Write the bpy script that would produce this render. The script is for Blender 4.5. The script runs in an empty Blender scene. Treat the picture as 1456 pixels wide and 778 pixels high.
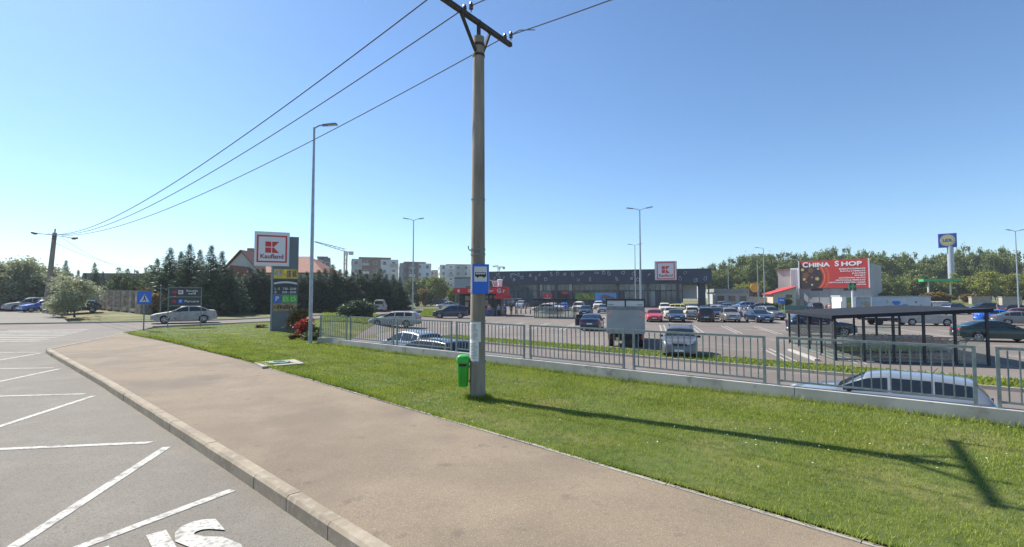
import bpy, bmesh, math, random
import numpy as np
from mathutils import Vector, Matrix, Euler
random.seed(7); RNG = np.random.default_rng(7)
S = bpy.context.scene
COL = S.collection
R = math.radians

# ------------------------------------------------------------------ camera, sky, sun, exposure
F_PX, CX, CY, CAM_Z = 690.0, 728.0, 389.0, 2.5
PITCH = math.atan(32 / F_PX)
cam_d = bpy.data.cameras.new('camera'); cam = bpy.data.objects.new('camera', cam_d); COL.objects.link(cam)
cam.location = (0, 0, CAM_Z); cam.rotation_euler = (R(90) + PITCH, 0, 0)
cam_d.sensor_width = 36; cam_d.lens = 36 * F_PX / 1456; cam_d.clip_start = .1; cam_d.clip_end = 6000
S.camera = cam

SUN_EL = R(46.5); SUN_AZ = math.atan2(-.835, .55)          # compass angle from +Y towards +X
wd = bpy.data.worlds.new('World'); S.world = wd; wd.use_nodes = True
nt = wd.node_tree; nt.nodes.clear()
sky = nt.nodes.new('ShaderNodeTexSky'); sky.sky_type = 'NISHITA'; sky.sun_disc = False
sky.sun_elevation = SUN_EL; sky.sun_rotation = SUN_AZ
sky.altitude = 0; sky.air_density = 1.0; sky.dust_density = 0.3; sky.ozone_density = 5.0
bg = nt.nodes.new('ShaderNodeBackground'); bg.inputs[1].default_value = .08
wo = nt.nodes.new('ShaderNodeOutputWorld')
tint = nt.nodes.new('ShaderNodeMixRGB'); tint.blend_type = 'MULTIPLY'; tint.inputs[0].default_value = 1; tint.inputs[2].default_value = (.95, 1.045, 1.09, 1)
nt.links.new(sky.outputs[0], tint.inputs[1]); nt.links.new(tint.outputs[0], bg.inputs[0]); nt.links.new(bg.outputs[0], wo.inputs[0])
sd = bpy.data.lights.new('sun', 'SUN'); sd.energy = 4.3; sd.angle = R(.55); sd.color = (1, .95, .87)
sun = bpy.data.objects.new('sun', sd); COL.objects.link(sun); sun.location = (-40, 30, 60)
sv = Vector((math.sin(SUN_AZ) * math.cos(SUN_EL), math.cos(SUN_AZ) * math.cos(SUN_EL), math.sin(SUN_EL)))
sun.rotation_euler = sv.to_track_quat('Z', 'Y').to_euler()
S.view_settings.view_transform = 'Standard'; S.view_settings.look = 'None'
S.view_settings.exposure = 1.0; S.view_settings.gamma = 1; S.view_settings.use_curve_mapping = False
S.cycles.max_bounces = 6; S.cycles.transparent_max_bounces = 20; S.cycles.use_denoising = True
S.cycles.caustics_reflective = False; S.cycles.caustics_refractive = False

# ------------------------------------------------------------------ where things stand
def ray(px, py):
    u = (px - CX) / F_PX; v = -(py - CY) / F_PX
    c, s = math.cos(PITCH), math.sin(PITCH)
    return Vector((u, c - v * s, s + v * c))
def W(px, py, z):                       # point of the horizontal plane z
    d = ray(px, py); t = (z - CAM_Z) / d.z
    return Vector((d.x * t, d.y * t, z))
def D(px, py, d):                       # point at depth y = d
    r = ray(px, py); t = d / r.y
    return Vector((r.x * t, d, CAM_Z + r.z * t))
def XD(px, d): return D(px, 421, d).x
def sm(t): t = min(1, max(0, t)); return t * t * (3 - 2 * t)
def z_lot(y): return -.82 + .0064 * min(y, 170)
def zs(x, y):                           # level of the land behind the wall
    w = sm((-9.5 - x) / 6); w *= 1 - sm((y - 75) / 40)
    n = x * .636 + (y - 16.1) * .772
    z = (z_lot(y) - .16 * (1 - sm((n - 5) / 6))) * (1 - w) + .2 * w
    return z + sm((-24 - x) / 40) * .55
TX, TY, NX, NY = .772, -.636, .636, .772          # wall frame: along, away
def wf(s, n): return (TX * s + NX * n, 16.1 + TY * s + NY * n)
AX, AY, BX, BY = .9615, -.2747, .2747, .9615      # parking-bay frame
def ab(a, b): return (AX * a + BX * b, AY * a + BY * b)
RX, RY, QX, QY = -.7071, .7071, .7071, .7071      # main road frame: along, to the right
def rq(r, q): return (RX * r + QX * q, RY * r + QY * q)
def z_road(r): return .011 * max(0, r - 28)

# ------------------------------------------------------------------ materials
MT = {}
def mat(name, col, rough=.6, metal=0., var=.12, scale=4., bump=0., bscale=None, coat=0., spec=.5, alpha=1., detail=4., col2=None, stretch=None, trans=0., emit=None):
    if name in MT: return MT[name]
    m = bpy.data.materials.new(name); m.use_nodes = True; MT[name] = m
    n = m.node_tree.nodes; l = m.node_tree.links; b = n['Principled BSDF']
    b.inputs['Roughness'].default_value = rough; b.inputs['Metallic'].default_value = metal
    b.inputs['Coat Weight'].default_value = coat; b.inputs['Coat Roughness'].default_value = .06
    b.inputs['Specular IOR Level'].default_value = spec; b.inputs['Alpha'].default_value = alpha
    col = tuple(col)
    tc = n.new('ShaderNodeTexCoord'); src = tc.outputs['Object']
    if stretch:
        mp = n.new('ShaderNodeMapping'); mp.inputs['Scale'].default_value = stretch
        l.new(src, mp.inputs[0]); src = mp.outputs[0]
    if var > 0 or col2:
        nz = n.new('ShaderNodeTexNoise'); nz.inputs['Scale'].default_value = scale; nz.inputs['Detail'].default_value = detail
        l.new(src, nz.inputs['Vector'])
        rp = n.new('ShaderNodeValToRGB'); rp.color_ramp.elements[0].position = .32; rp.color_ramp.elements[1].position = .68
        c2 = col2 or tuple(min(1, c * (1 + var)) for c in col); c1 = col if col2 else tuple(c * (1 - var) for c in col)
        rp.color_ramp.elements[0].color = (*c1, 1); rp.color_ramp.elements[1].color = (*c2, 1)
        l.new(nz.outputs[0], rp.inputs[0]); l.new(rp.outputs[0], b.inputs['Base Color'])
    else: b.inputs['Base Color'].default_value = (*col, 1)
    if bump:
        n2 = n.new('ShaderNodeTexNoise'); n2.inputs['Scale'].default_value = bscale or scale * 6; n2.inputs['Detail'].default_value = 5
        l.new(src, n2.inputs['Vector'])
        bp = n.new('ShaderNodeBump'); bp.inputs['Strength'].default_value = bump; bp.inputs['Distance'].default_value = .02
        l.new(n2.outputs[0], bp.inputs['Height']); l.new(bp.outputs[0], b.inputs['Normal'])
    if emit: b.inputs['Emission Color'].default_value = (*emit, 1); b.inputs['Emission Strength'].default_value = 1
    return m
def surface(name, layers, rough=.85, bump=.3, bscale=120, spec=.3):
    """layers: base colour, then (colour, scale, lo, hi, detail) each mixed over by a noise mask in world metres"""
    m = bpy.data.materials.new(name); m.use_nodes = True; MT[name] = m
    n = m.node_tree.nodes; l = m.node_tree.links; b = n['Principled BSDF']
    b.inputs['Roughness'].default_value = rough; b.inputs['Specular IOR Level'].default_value = spec
    g = n.new('ShaderNodeNewGeometry'); src = g.outputs['Position']
    rgb = n.new('ShaderNodeRGB'); rgb.outputs[0].default_value = (*layers[0], 1); cur = rgb.outputs[0]
    for k, (c, sc, lo, hi, det, fac) in enumerate(layers[1:]):
        mp = n.new('ShaderNodeMapping'); mp.inputs['Location'].default_value = (k * 13.7, k * 5.1, k)
        l.new(src, mp.inputs[0])
        nz = n.new('ShaderNodeTexNoise'); nz.inputs['Scale'].default_value = sc; nz.inputs['Detail'].default_value = det
        l.new(mp.outputs[0], nz.inputs['Vector'])
        mr = n.new('ShaderNodeMapRange'); mr.inputs[1].default_value = lo; mr.inputs[2].default_value = hi; mr.inputs[4].default_value = fac
        l.new(nz.outputs[0], mr.inputs[0])
        mx = n.new('ShaderNodeMixRGB'); mx.inputs[2].default_value = (*c, 1)
        l.new(mr.outputs[0], mx.inputs[0]); l.new(cur, mx.inputs[1]); cur = mx.outputs[0]
    l.new(cur, b.inputs['Base Color'])
    if bump:
        n2 = n.new('ShaderNodeTexNoise'); n2.inputs['Scale'].default_value = bscale; n2.inputs['Detail'].default_value = 4
        l.new(src, n2.inputs['Vector'])
        bp = n.new('ShaderNodeBump'); bp.inputs['Strength'].default_value = bump; bp.inputs['Distance'].default_value = .01
        l.new(n2.outputs[0], bp.inputs['Height']); l.new(bp.outputs[0], b.inputs['Normal'])
    return m
def foliage(name, c1, c2, trans=.25, scale=.8, rnd=.35):
    m = bpy.data.materials.new(name); m.use_nodes = True; MT[name] = m
    n = m.node_tree.nodes; l = m.node_tree.links; b = n['Principled BSDF']
    b.inputs['Roughness'].default_value = .55; b.inputs['Specular IOR Level'].default_value = .3
    g = n.new('ShaderNodeNewGeometry')
    nz = n.new('ShaderNodeTexNoise'); nz.inputs['Scale'].default_value = scale; nz.inputs['Detail'].default_value = 3
    l.new(g.outputs['Position'], nz.inputs['Vector'])
    ma = n.new('ShaderNodeMath'); ma.operation = 'MULTIPLY_ADD'; ma.inputs[1].default_value = rnd; l.new(g.outputs['Random Per Island'], ma.inputs[0]); l.new(nz.outputs[0], ma.inputs[2])
    oi = n.new('ShaderNodeObjectInfo')
    mb = n.new('ShaderNodeMath'); mb.operation = 'MULTIPLY_ADD'; mb.inputs[1].default_value = .38; l.new(oi.outputs['Random'], mb.inputs[0]); l.new(ma.outputs[0], mb.inputs[2])
    mr = n.new('ShaderNodeMapRange'); mr.inputs[1].default_value = .42; mr.inputs[2].default_value = 1.12; l.new(mb.outputs[0], mr.inputs[0])
    mx = n.new('ShaderNodeMixRGB'); mx.inputs[1].default_value = (*c1, 1); mx.inputs[2].default_value = (*c2, 1)
    l.new(mr.outputs[0], mx.inputs[0]); l.new(mx.outputs[0], b.inputs['Base Color'])
    tr = n.new('ShaderNodeBsdfTranslucent'); l.new(mx.outputs[0], tr.inputs[0])
    ms = n.new('ShaderNodeMixShader'); ms.inputs[0].default_value = trans
    l.new(b.outputs[0], ms.inputs[1]); l.new(tr.outputs[0], ms.inputs[2]); l.new(ms.outputs[0], n['Material Output'].inputs[0])
    return m
def clear_glass(name, tint, alpha):
    m = bpy.data.materials.new(name); m.use_nodes = True; MT[name] = m
    n = m.node_tree.nodes; l = m.node_tree.links; n.remove(n['Principled BSDF'])
    t = n.new('ShaderNodeBsdfTransparent'); t.inputs[0].default_value = (*tint, 1)
    g = n.new('ShaderNodeBsdfGlossy'); g.inputs['Roughness'].default_value = .03; g.inputs[0].default_value = (.9, .95, .95, 1)
    lw = n.new('ShaderNodeLayerWeight'); pw = n.new('ShaderNodeMath'); pw.operation = 'POWER'; pw.inputs[1].default_value = 5; l.new(lw.outputs['Facing'], pw.inputs[0])
    ad = n.new('ShaderNodeMath'); ad.operation = 'MULTIPLY_ADD'; ad.inputs[1].default_value = .4; ad.inputs[2].default_value = alpha; ad.use_clamp = True; l.new(pw.outputs[0], ad.inputs[0])
    mx = n.new('ShaderNodeMixShader'); l.new(ad.outputs[0], mx.inputs[0]); l.new(t.outputs[0], mx.inputs[1]); l.new(g.outputs[0], mx.inputs[2])
    l.new(mx.outputs[0], n['Material Output'].inputs[0]); return m

# ------------------------------------------------------------------ mesh helpers
class MB:
    def __init__(s): s.v = []; s.f = []
    def add(s, vs, fs):
        o = len(s.v); s.v += [tuple(p) for p in vs]; s.f += [tuple(i + o for i in f) for f in fs]; return s
    def box(s, c, sz, rz=0, m=None):
        x, y, z = sz[0] / 2, sz[1] / 2, sz[2] / 2; M = m or Matrix.Rotation(rz, 3, 'Z'); c = Vector(c)
        vs = [c + M @ Vector(p) for p in ((-x,-y,-z),(x,-y,-z),(x,y,-z),(-x,y,-z),(-x,-y,z),(x,-y,z),(x,y,z),(-x,y,z))]
        return s.add(vs, ((3,2,1,0),(4,5,6,7),(0,1,5,4),(1,2,6,5),(2,3,7,6),(3,0,4,7)))
    def bar(s, a, b, w, h=None):        # square bar from a to b
        a, b = Vector(a), Vector(b); d = b - a; q = d.to_track_quat('Z', 'Y').to_matrix()
        return s.box((a + b) / 2, (w, h or w, d.length), m=q)
    def cyl(s, a, b, r0, r1=None, n=10, cap=True):
        a, b = Vector(a), Vector(b); r1 = r0 if r1 is None else r1; q = (b - a).to_track_quat('Z', 'Y').to_matrix()
        vs = []
        for p, r in ((a, r0), (b, r1)):
            for i in range(n): t = 2 * math.pi * i / n; vs.append(p + q @ Vector((r * math.cos(t), r * math.sin(t), 0)))
        fs = [(i, (i + 1) % n, n + (i + 1) % n, n + i) for i in range(n)]
        if cap: fs += [tuple(range(n))[::-1], tuple(range(n, 2 * n))]
        return s.add(vs, fs)
    def lathe(s, prof, n=16, c=(0, 0, 0), q=None):   # prof: (r, z)
        vs = []; c = Vector(c); q = q or Matrix.Identity(3)
        for r, z in prof:
            for i in range(n): t = 2 * math.pi * i / n; vs.append(c + q @ Vector((r * math.cos(t), r * math.sin(t), z)))
        fs = []
        for k in range(len(prof) - 1):
            for i in range(n): j = (i + 1) % n; fs.append((k*n+i, k*n+j, (k+1)*n+j, (k+1)*n+i))
        fs += [tuple(range(n))[::-1], tuple(range((len(prof)-1)*n, len(prof)*n))]
        return s.add(vs, fs)
    def tube(s, pts, r, n=6, closed=False):
        pts = [Vector(p) for p in pts]; vs = []; m = len(pts)
        for i, p in enumerate(pts):
            a = pts[(i - 1) % m] if (i or closed) else p; b = pts[(i + 1) % m] if (i < m - 1 or closed) else p
            q = (b - a).to_track_quat('Z', 'Y').to_matrix(); rr = r[i] if isinstance(r, (list, tuple)) else r
            for k in range(n): t = 2 * math.pi * k / n; vs.append(p + q @ Vector((rr * math.cos(t), rr * math.sin(t), 0)))
        fs = []
        for i in range(m if closed else m - 1):
            o, o2 = i * n, ((i + 1) % m) * n
            for k in range(n): j = (k + 1) % n; fs.append((o+k, o+j, o2+j, o2+k))
        if not closed: fs += [tuple(range(n))[::-1], tuple(range((m-1)*n, m*n))]
        return s.add(vs, fs)
    def prism(s, poly, z0, z1, m=None, c=(0, 0, 0)):   # polygon in xy extruded in z, optional matrix
        m = m or Matrix.Identity(3); c = Vector(c); n = len(poly)
        vs = [c + m @ Vector((x, y, z0)) for x, y in poly] + [c + m @ Vector((x, y, z1)) for x, y in poly]
        fs = [tuple(range(n))[::-1], tuple(range(n, 2 * n))] + [(i, (i+1) % n, n + (i+1) % n, n + i) for i in range(n)]
        return s.add(vs, fs)
    def quad(s, a, b, c, d): return s.add([a, b, c, d], [(0, 1, 2, 3)])
    def mesh(s, name, smooth=0):
        me = bpy.data.meshes.new(name); me.from_pydata(s.v, [], s.f); me.update()
        if smooth: sharp(me, smooth)
        return me
    def build(s, name, m, parent=None, loc=(0, 0, 0), rz=0, smooth=0):
        return put(name, s.mesh(name, smooth), m, parent, loc, rz)
def sharp(me, deg):
    me.polygons.foreach_set('use_smooth', [True] * len(me.polygons)); me.set_sharp_from_angle(angle=R(deg))
FRONT = Matrix(((1, 0, 0), (0, 0, -1), (0, 1, 0)))     # xy polygon -> xz plane facing -y
def put(name, me, m, parent=None, loc=(0, 0, 0), rz=0):
    o = bpy.data.objects.new(name, me); COL.objects.link(o); o.location = loc; o.rotation_euler = (0, 0, rz)
    if m is not None and not me.materials: me.materials.append(m)
    if parent: o.parent = parent
    return o
def tag(o, label, cat, group=None):
    o['label'] = label; o['category'] = cat
    if group: o['group'] = group
    return o
def thing(name, label, cat, loc=(0, 0, 0), rz=0, group=None, par=None):
    o = bpy.data.objects.new(name, None); COL.objects.link(o); o.location = loc; o.rotation_euler = (0, 0, rz); o.empty_display_size = .3
    return tag(o, label, cat, group)
def struct(o): o['kind'] = 'structure'; return o
def stuff(o): o['kind'] = 'stuff'; return o
def copy_tree(o, parent=None):
    c = o.copy(); COL.objects.link(c)
    if parent: c.parent = parent
    for ch in list(o.children): copy_tree(ch, c)
    return c
_tc = {}
def text(body, size, m, parent, loc, rot=(R(90), 0, 0), name='lettering', ext=.006, bold=0., width=None, align='CENTER', sx=1.):
    cu = bpy.data.curves.new(name, 'FONT'); cu.body = body; cu.size = size; cu.extrude = ext; cu.offset = bold
    cu.align_x = align; cu.align_y = 'CENTER'; cu.resolution_u = 3
    t = bpy.data.objects.new(name + '_tmp', cu); COL.objects.link(t); bpy.context.view_layer.update()
    dg = bpy.context.evaluated_depsgraph_get(); me = bpy.data.meshes.new_from_object(t.evaluated_get(dg))
    bpy.data.objects.remove(t); me.name = name; me.materials.clear()
    if width:
        xs = [v.co.x for v in me.vertices]; k = width / (max(xs) - min(xs))
    else: k = sx
    for v in me.vertices: v.co.x *= k
    o = put(name, me, m, parent, loc); o.rotation_euler = rot; return o
def grid(name, m, us, vs_, fn):
    vs = [fn(u, v) for u in us for v in vs_]; n = len(vs_)
    fs = [(i*n+j, (i+1)*n+j, (i+1)*n+j+1, i*n+j+1) for i in range(len(us)-1) for j in range(n-1)]
    mb = MB().add(vs, fs); me = mb.mesh(name)
    if me.polygons and me.polygons[0].normal.z < 0: me.flip_normals()
    return put(name, me, m)
def lin(a, b, n): return [a + (b - a) * i / (n - 1) for i in range(n)]
# ------------------------------------------------------------------ ground materials
surface('asphalt_road', [(.195, .174, .14), (.155, .145, .13), (.25, .235, .21)][:1] + [((.16, .143, .117), .35, .42, .62, 7, .7), ((.24, .22, .18), 1.7, .5, .72, 4, .5), ((.11, .10, .09), 26, .54, .68, 3, .5), ((.10, .095, .09), 60, .52, .66, 2, .7), ((.36, .34, .31), 75, .6, .72, 2, .6)], rough=.9, bump=.5, bscale=90)
surface('asphalt_walk', [(.225, .177, .119), ((.145, .115, .08), .38, .44, .60, 8, .65), ((.275, .22, .15), 1.1, .5, .7, 7, .5), ((.115, .092, .075), .23, .58, .66, 8, .5), ((.10, .08, .065), 2.2, .64, .70, 7, .5), ((.15, .12, .10), 3.5, .6, .72, 5, .4), ((.16, .122, .095), 22, .54, .68, 3, .45), ((.13, .10, .08), 60, .53, .66, 2, .65), ((.40, .33, .27), 75, .58, .7, 2, .6), ((.17, .13, .10), .9, .62, .72, 6, .5)], rough=.9, bump=.45, bscale=100)
surface('asphalt_lot', [(.175, .148, .128), ((.14, .12, .105), .12, .42, .6, 5, .8), ((.215, .185, .16), .6, .52, .7, 4, .6), ((.08, .075, .07), .9, .66, .74, 3, .55), ((.10, .09, .08), 40, .55, .7, 2, .4)], rough=.9, bump=.3, bscale=60)
surface('lawn_soil', [(.09, .115, .025), ((.17, .15, .055), .7, .5, .68, 4, .7), ((.03, .055, .012), 5, .45, .65, 4, .6), ((.26, .19, .09), .33, .62, .72, 4, .8)], rough=.95, bump=.6, bscale=40)
surface('verge_soil', [(.10, .115, .035), ((.24, .19, .10), .12, .45, .62, 5, .85), ((.05, .08, .02), .6, .5, .7, 4, .7), ((.30, .25, .17), .05, .58, .7, 3, .6)], rough=.95, bump=.5, bscale=20)
surface('concrete', [(.36, .33, .28), ((.27, .245, .205), 1.2, .45, .65, 5, .7), ((.44, .41, .36), 7, .5, .7, 4, .5), ((.18, .165, .14), 30, .6, .75, 2, .4)], rough=.9, bump=.3, bscale=80)
surface('wall_concrete', [(.46, .44, .39), ((.32, .305, .265), .9, .45, .62, 6, .75), ((.43, .42, .38), 5, .5, .7, 4, .5), ((.15, .135, .11), 2.2, .58, .68, 7, .65)], rough=.9, bump=.25, bscale=60)
surface('kerb_concrete', [(.32, .268, .195), ((.22, .182, .132), 1.1, .42, .62, 6, .75), ((.42, .37, .30), 9, .5, .7, 4, .5), ((.19, .16, .12), 50, .58, .75, 2, .4)], rough=.9, bump=.35, bscale=90)
surface('paint_white', [(.47, .455, .41), ((.34, .32, .285), 2.5, .45, .65, 6, .7), ((.22, .205, .18), 22, .53, .62, 5, .75), ((.20, .185, .16), 5, .60, .66, 6, .8)], rough=.8, bump=.2, bscale=120)
GALV = mat('galvanised_steel', (.20, .235, .235), .55, .3, .18, 9, spec=.5)
DARKSTEEL = mat('anthracite_steel', (.028, .033, .042), .45, .2, .1, 5)
BLACK = mat('black_rubber', (.02, .02, .021), .8, 0, .2, 12)
WHITE = mat('white_lacquer', (.78, .78, .76), .45, 0, .05, 3)
LAMPST = mat('lamp_post_zinc', (.36, .40, .42), .45, .5, .12, 4)

# ------------------------------------------------------------------ lines of the street
def interp(x, pts):
    if x <= pts[0][0]: return pts[0][1]
    for (a, b), (c, d) in zip(pts, pts[1:]):
        if x <= c: return b + (d - b) * (x - a) / (c - a)
    return pts[-1][1]
KERB = [(-40, 2.85), (0, 2.6), (4, 2.5), (7.7, 2.33), (18, 1.72), (29.8, .85)]
EDGE = [(-40, 5.72), (14, 5.72), (20, 5.66), (30, 5.2), (39.7, 4.4)]
def kq(r): return interp(r, KERB)
def eq(r): return interp(r, EDGE)

def base_z(x, y):
    r = x * RX + y * RY; q = x * QX + y * QY
    z = zs(x, y) - .1
    if q < 16 and r < 50: z -= .9 * (1 - sm((q - 13) / 6)) * (1 - sm((r - 46) / 4))
    if q < 4: z -= .45
    return z
struct(grid('ground', MT['verge_soil'], lin(-160, 200, 91), lin(-60, 240, 76), lambda x, y: (x, y, base_z(x, y))))
struct(MB().quad((-900, -900, -1.9), (900, -900, -1.9), (900, 900, -1.9), (-900, 900, -1.9)).build('distant_ground', MT['verge_soil']))

rs = lin(-45, 29.8, 60) + lin(30.2, 120, 46)
def road_pt(r, t):
    q1 = kq(r) - .16 if r <= 29.9 else 2.6
    q = -11 + (q1 + 11) * t; x, y = rq(r, q); return (x, y, z_road(r) - .01 * abs(q + 4) * .5 + (.0 if r < 30 else .0))
struct(grid('road', MT['asphalt_road'], rs, lin(0, 1, 9), road_pt))

# entry road
CL = [(-42, 27.5, 13), (-36, 33.2, 12), (-30.5, 37.6, 8.6), (-26.2, 41.5, 6.8), (-22.8, 47, 6.4), (-20.2, 54, 6.2), (-18.8, 63, 6.2), (-17.6, 74, 6.2), (-14, 88, 6.5), (-5, 99, 7)]
def catmull(P, k=6):
    out = []
    for i in range(len(P) - 1):
        p0, p1, p2, p3 = P[max(i-1, 0)], P[i], P[i+1], P[min(i+2, len(P)-1)]
        for j in range(k):
            t = j / k
            out.append(tuple(.5 * (2*b + (c-a)*t + (2*a-5*b+4*c-d)*t*t + (3*b-a-3*c+d)*t**3) for a, b, c, d in zip(p0, p1, p2, p3)))
    out.append(tuple(P[-1])); return out
CLs = catmull(CL)
def entry_z(x, y):
    r = x * RX + y * RY; q = x * QX + y * QY
    return (z_road(r) - .005 * abs(q + 4) + .008) * (1 - sm((q - 1) / 8)) + (zs(x, y) + .012) * sm((q - 1) / 8)
def strip_pts(c, off_a, off_b):
    out = []
    for i, (x, y, w) in enumerate(c):
        a = c[max(i-1, 0)]; b = c[min(i+1, len(c)-1)]; dx, dy = b[0]-a[0], b[1]-a[1]; L = math.hypot(dx, dy); nx, ny = -dy/L, dx/L
        out.append([(x + nx*(s*w/2 + o), y + ny*(s*w/2 + o)) for s, o in (off_a, off_b)])
    return out
ep = strip_pts(CLs, (-1, 0), (1, 0)); vs = []; fs = []
for (a, b) in ep:
    for k in range(5): t = k / 4; x, y = a[0]+(b[0]-a[0])*t, a[1]+(b[1]-a[1])*t; vs.append((x, y, entry_z(x, y)))
for i in range(len(ep) - 1):
    for k in range(4): fs.append((i*5+k, (i+1)*5+k, (i+1)*5+k+1, i*5+k+1))
me = MB().add(vs, fs).mesh('entry_road')
if me.polygons[0].normal.z < 0: me.flip_normals()
struct(put('entry_road', me, MT['asphalt_lot']))
jn = [rq(29.0, .55), rq(40.6, 5.0), rq(48, 8.5), rq(41, -4)]
def jn_pt(u, v):
    a, b, c, d = [Vector(p) for p in jn]; p = a.lerp(b, u).lerp(d.lerp(c, u), v); return (p.x, p.y, entry_z(p.x, p.y) - .004)
def zr0(x, y): return z_road(x * RX + y * RY) - .005 * abs(x * QX + y * QY + 4)
struct(grid('junction_asphalt', MT['asphalt_road'], lin(0, 1, 12), lin(0, 1, 8), jn_pt))
# its kerbs
for sgn, i0 in ((-1, 14), (1, 6)):
    vs = []; fs = []
    kp = strip_pts(CLs, (sgn, 0), (sgn, sgn * .15))[i0:]
    for a, b in kp:
        za = entry_z(*a); vs += [(*a, za - .1), (*a, za + .1), (*b, za + .1), (*b, za - .15)]
    for i in range(len(kp) - 1):
        for k in range(3): fs.append((i*4+k, i*4+k+1, (i+1)*4+k+1, (i+1)*4+k))
    me = MB().add(vs, fs).mesh('kerb'); bm = bmesh.new(); bm.from_mesh(me); bmesh.ops.recalc_face_normals(bm, faces=bm.faces); bm.to_mesh(me)
    struct(put('entry_kerb', me, MT['concrete']))

# sidewalk
def walk_pt(r, t):
    q0 = kq(r) - .005 if r <= 29.8 else .85 + (r - 29.8) / (38.7 - 29.8) * 3.6
    q1 = eq(r) - .03; x, y = rq(r, q0 + (q1 - q0) * t)
    return (x, y, .147 + .02 * math.sin(r * .35) * .3)
sidewalk = struct(grid('sidewalk', MT['asphalt_walk'], lin(-14, 29.8, 60) + lin(30.3, 38.6, 14), lin(0, 1, 8), walk_pt))
# kerb stones
def slab(mb, a0, a1, b1, b0, z0, z1, ch=.0):
    vs = [(*p, z0) for p in (a0, a1, b1, b0)] + [(*p, z1) for p in (a0, a1, b1, b0)]
    return mb.add(vs, ((3,2,1,0),(4,5,6,7),(0,1,5,4),(1,2,6,5),(2,3,7,6),(3,0,4,7)))
kerb = struct(bpy.data.objects.new('kerb', None)); COL.objects.link(kerb)
r = -9.0
while r < 29.6:
    r1 = min(r + .993, 29.75); h = .155 + random.uniform(-.004, .004)
    mb = MB(); q0, q1 = kq(r), kq(r1); e = random.uniform(-.006, .006)
    vs = []
    for rr, qq in ((r, q0), (r1, q1)):
        for dq, zz in ((-.17 + e, -.15), (-.165 + e, h - .035), (-.135 + e, h), (0, h), (0, -.15)): vs.append((*rq(rr, qq + dq), zz))
    mb.add(vs, [(0,1,6,5),(1,2,7,6),(2,3,8,7),(3,4,9,8),(0,4,3,2,1),(5,6,7,8,9)]); mb.build('kerb_stone', MT['kerb_concrete'], kerb)
    r += 1.0
for i in range(9):                       # flush kerb at the crossing
    t0, t1 = i / 9, (i + .985) / 9; p = [(29.8 + 8.9 * t, .85 + 3.6 * t) for t in (t0, t1)]
    mb = MB(); slab(mb, rq(p[0][0], p[0][1] - .16), rq(p[1][0], p[1][1] - .16), rq(*p[1]), rq(*p[0]), -.1, .158); mb.build('kerb_stone', MT['kerb_concrete'], kerb)
edging = struct(bpy.data.objects.new('path_edging', None)); COL.objects.link(edging)
r = -11.
while r < 38.5:
    r1 = r + .99; mb = MB(); e = random.uniform(-.01, .01)
    slab(mb, rq(r, eq(r) - .03 + e), rq(r1, eq(r1) - .03 + e), rq(r1, eq(r1) + .035 + e), rq(r, eq(r) + .035 + e), 0, .166 + random.uniform(-.006, .006)); mb.build('edging_stone', MT['concrete'], edging); r += 1.0

# road markings: bus bay zigzag, letters, zebra
def zr(x, y): return z_road(x * RX + y * RY) - .005 * abs(x * QX + y * QY + 4) + .006
def stripe(name, a, b, w, zf, m='paint_white', parent=None):
    a, b = Vector(a[:2]), Vector(b[:2]); d = (b - a).normalized(); p = Vector((-d.y, d.x)) * w / 2
    L = (b - a).length; n = max(1, int(L / 2)); vs = []; fs = []
    for i in range(n + 1):
        c = a + (b - a) * i / n
        for s in (p, -p): q = c + s; vs.append((q.x, q.y, zf(q.x, q.y)))
    for i in range(n): fs.append((2*i+1, 2*i+3, 2*i+2, 2*i))
    me = MB().add(vs, fs).mesh(name)
    if me.polygons[0].normal.z < 0: me.flip_normals()
    return put(name, me, MT[m], parent)
def mark_root(name):
    o = bpy.data.objects.new(name, None); COL.objects.link(o); return struct(o)
bus_m = mark_root('bus_bay_marking')
for K in [(-1.2, 4.0), (-6.0, 8.4), (-10.8, 12.55), (-15.9, 17.1), (-20.9, 21.6)]:
    k1 = (K[0] + .22, K[1] - .15); k2 = (K[0] - .22, K[1] + .1)
    stripe('zigzag_line', k1, (k1[0] + .23 * 4.4, k1[1] - .97 * 4.4), .13, zr, parent=bus_m)
    stripe('zigzag_line', k2, (k2[0] - .985 * 3.3, k2[1] - .175 * 3.3), .13, zr, parent=bus_m)
kk = W(330, 694, 0); stripe('zigzag_line', kk, W(40, 803, 0), .13, zr, parent=bus_m)
t = text('BUS', 1.25, MT['paint_white'], bus_m, (-3.49, 4.58, zr(-3.49, 4.58) + .004), (0, 0, R(45)), 'road_letters', ext=.001, bold=.05, sx=.78)
t.scale = (1, 1.35, 1)
zeb = mark_root('zebra_crossing')
for i in range(8):
    c = (-27.3 - i * .55, 25.8 + i * 1.05); stripe('zebra_stripe', (c[0] - 2.6, c[1] - .55), (c[0] + 2.0, c[1] + .45), .3, lambda x, y: max(zr(x, y), entry_z(x, y) + .006), parent=zeb)

# car park surface
def lot_pt(n, t):
    s0 = (-13 - NX * n) / TX; s1 = (118 - NX * n) / TX; x, y = wf(s0 + (s1 - s0) * t, n)
    return (x, y, zs(x, y))
struct(grid('car_park_asphalt', MT['asphalt_lot'], [.1, 2, 4, 7, 11, 15] + lin(20, 130, 23), lin(0, 1, 60), lot_pt))

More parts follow.
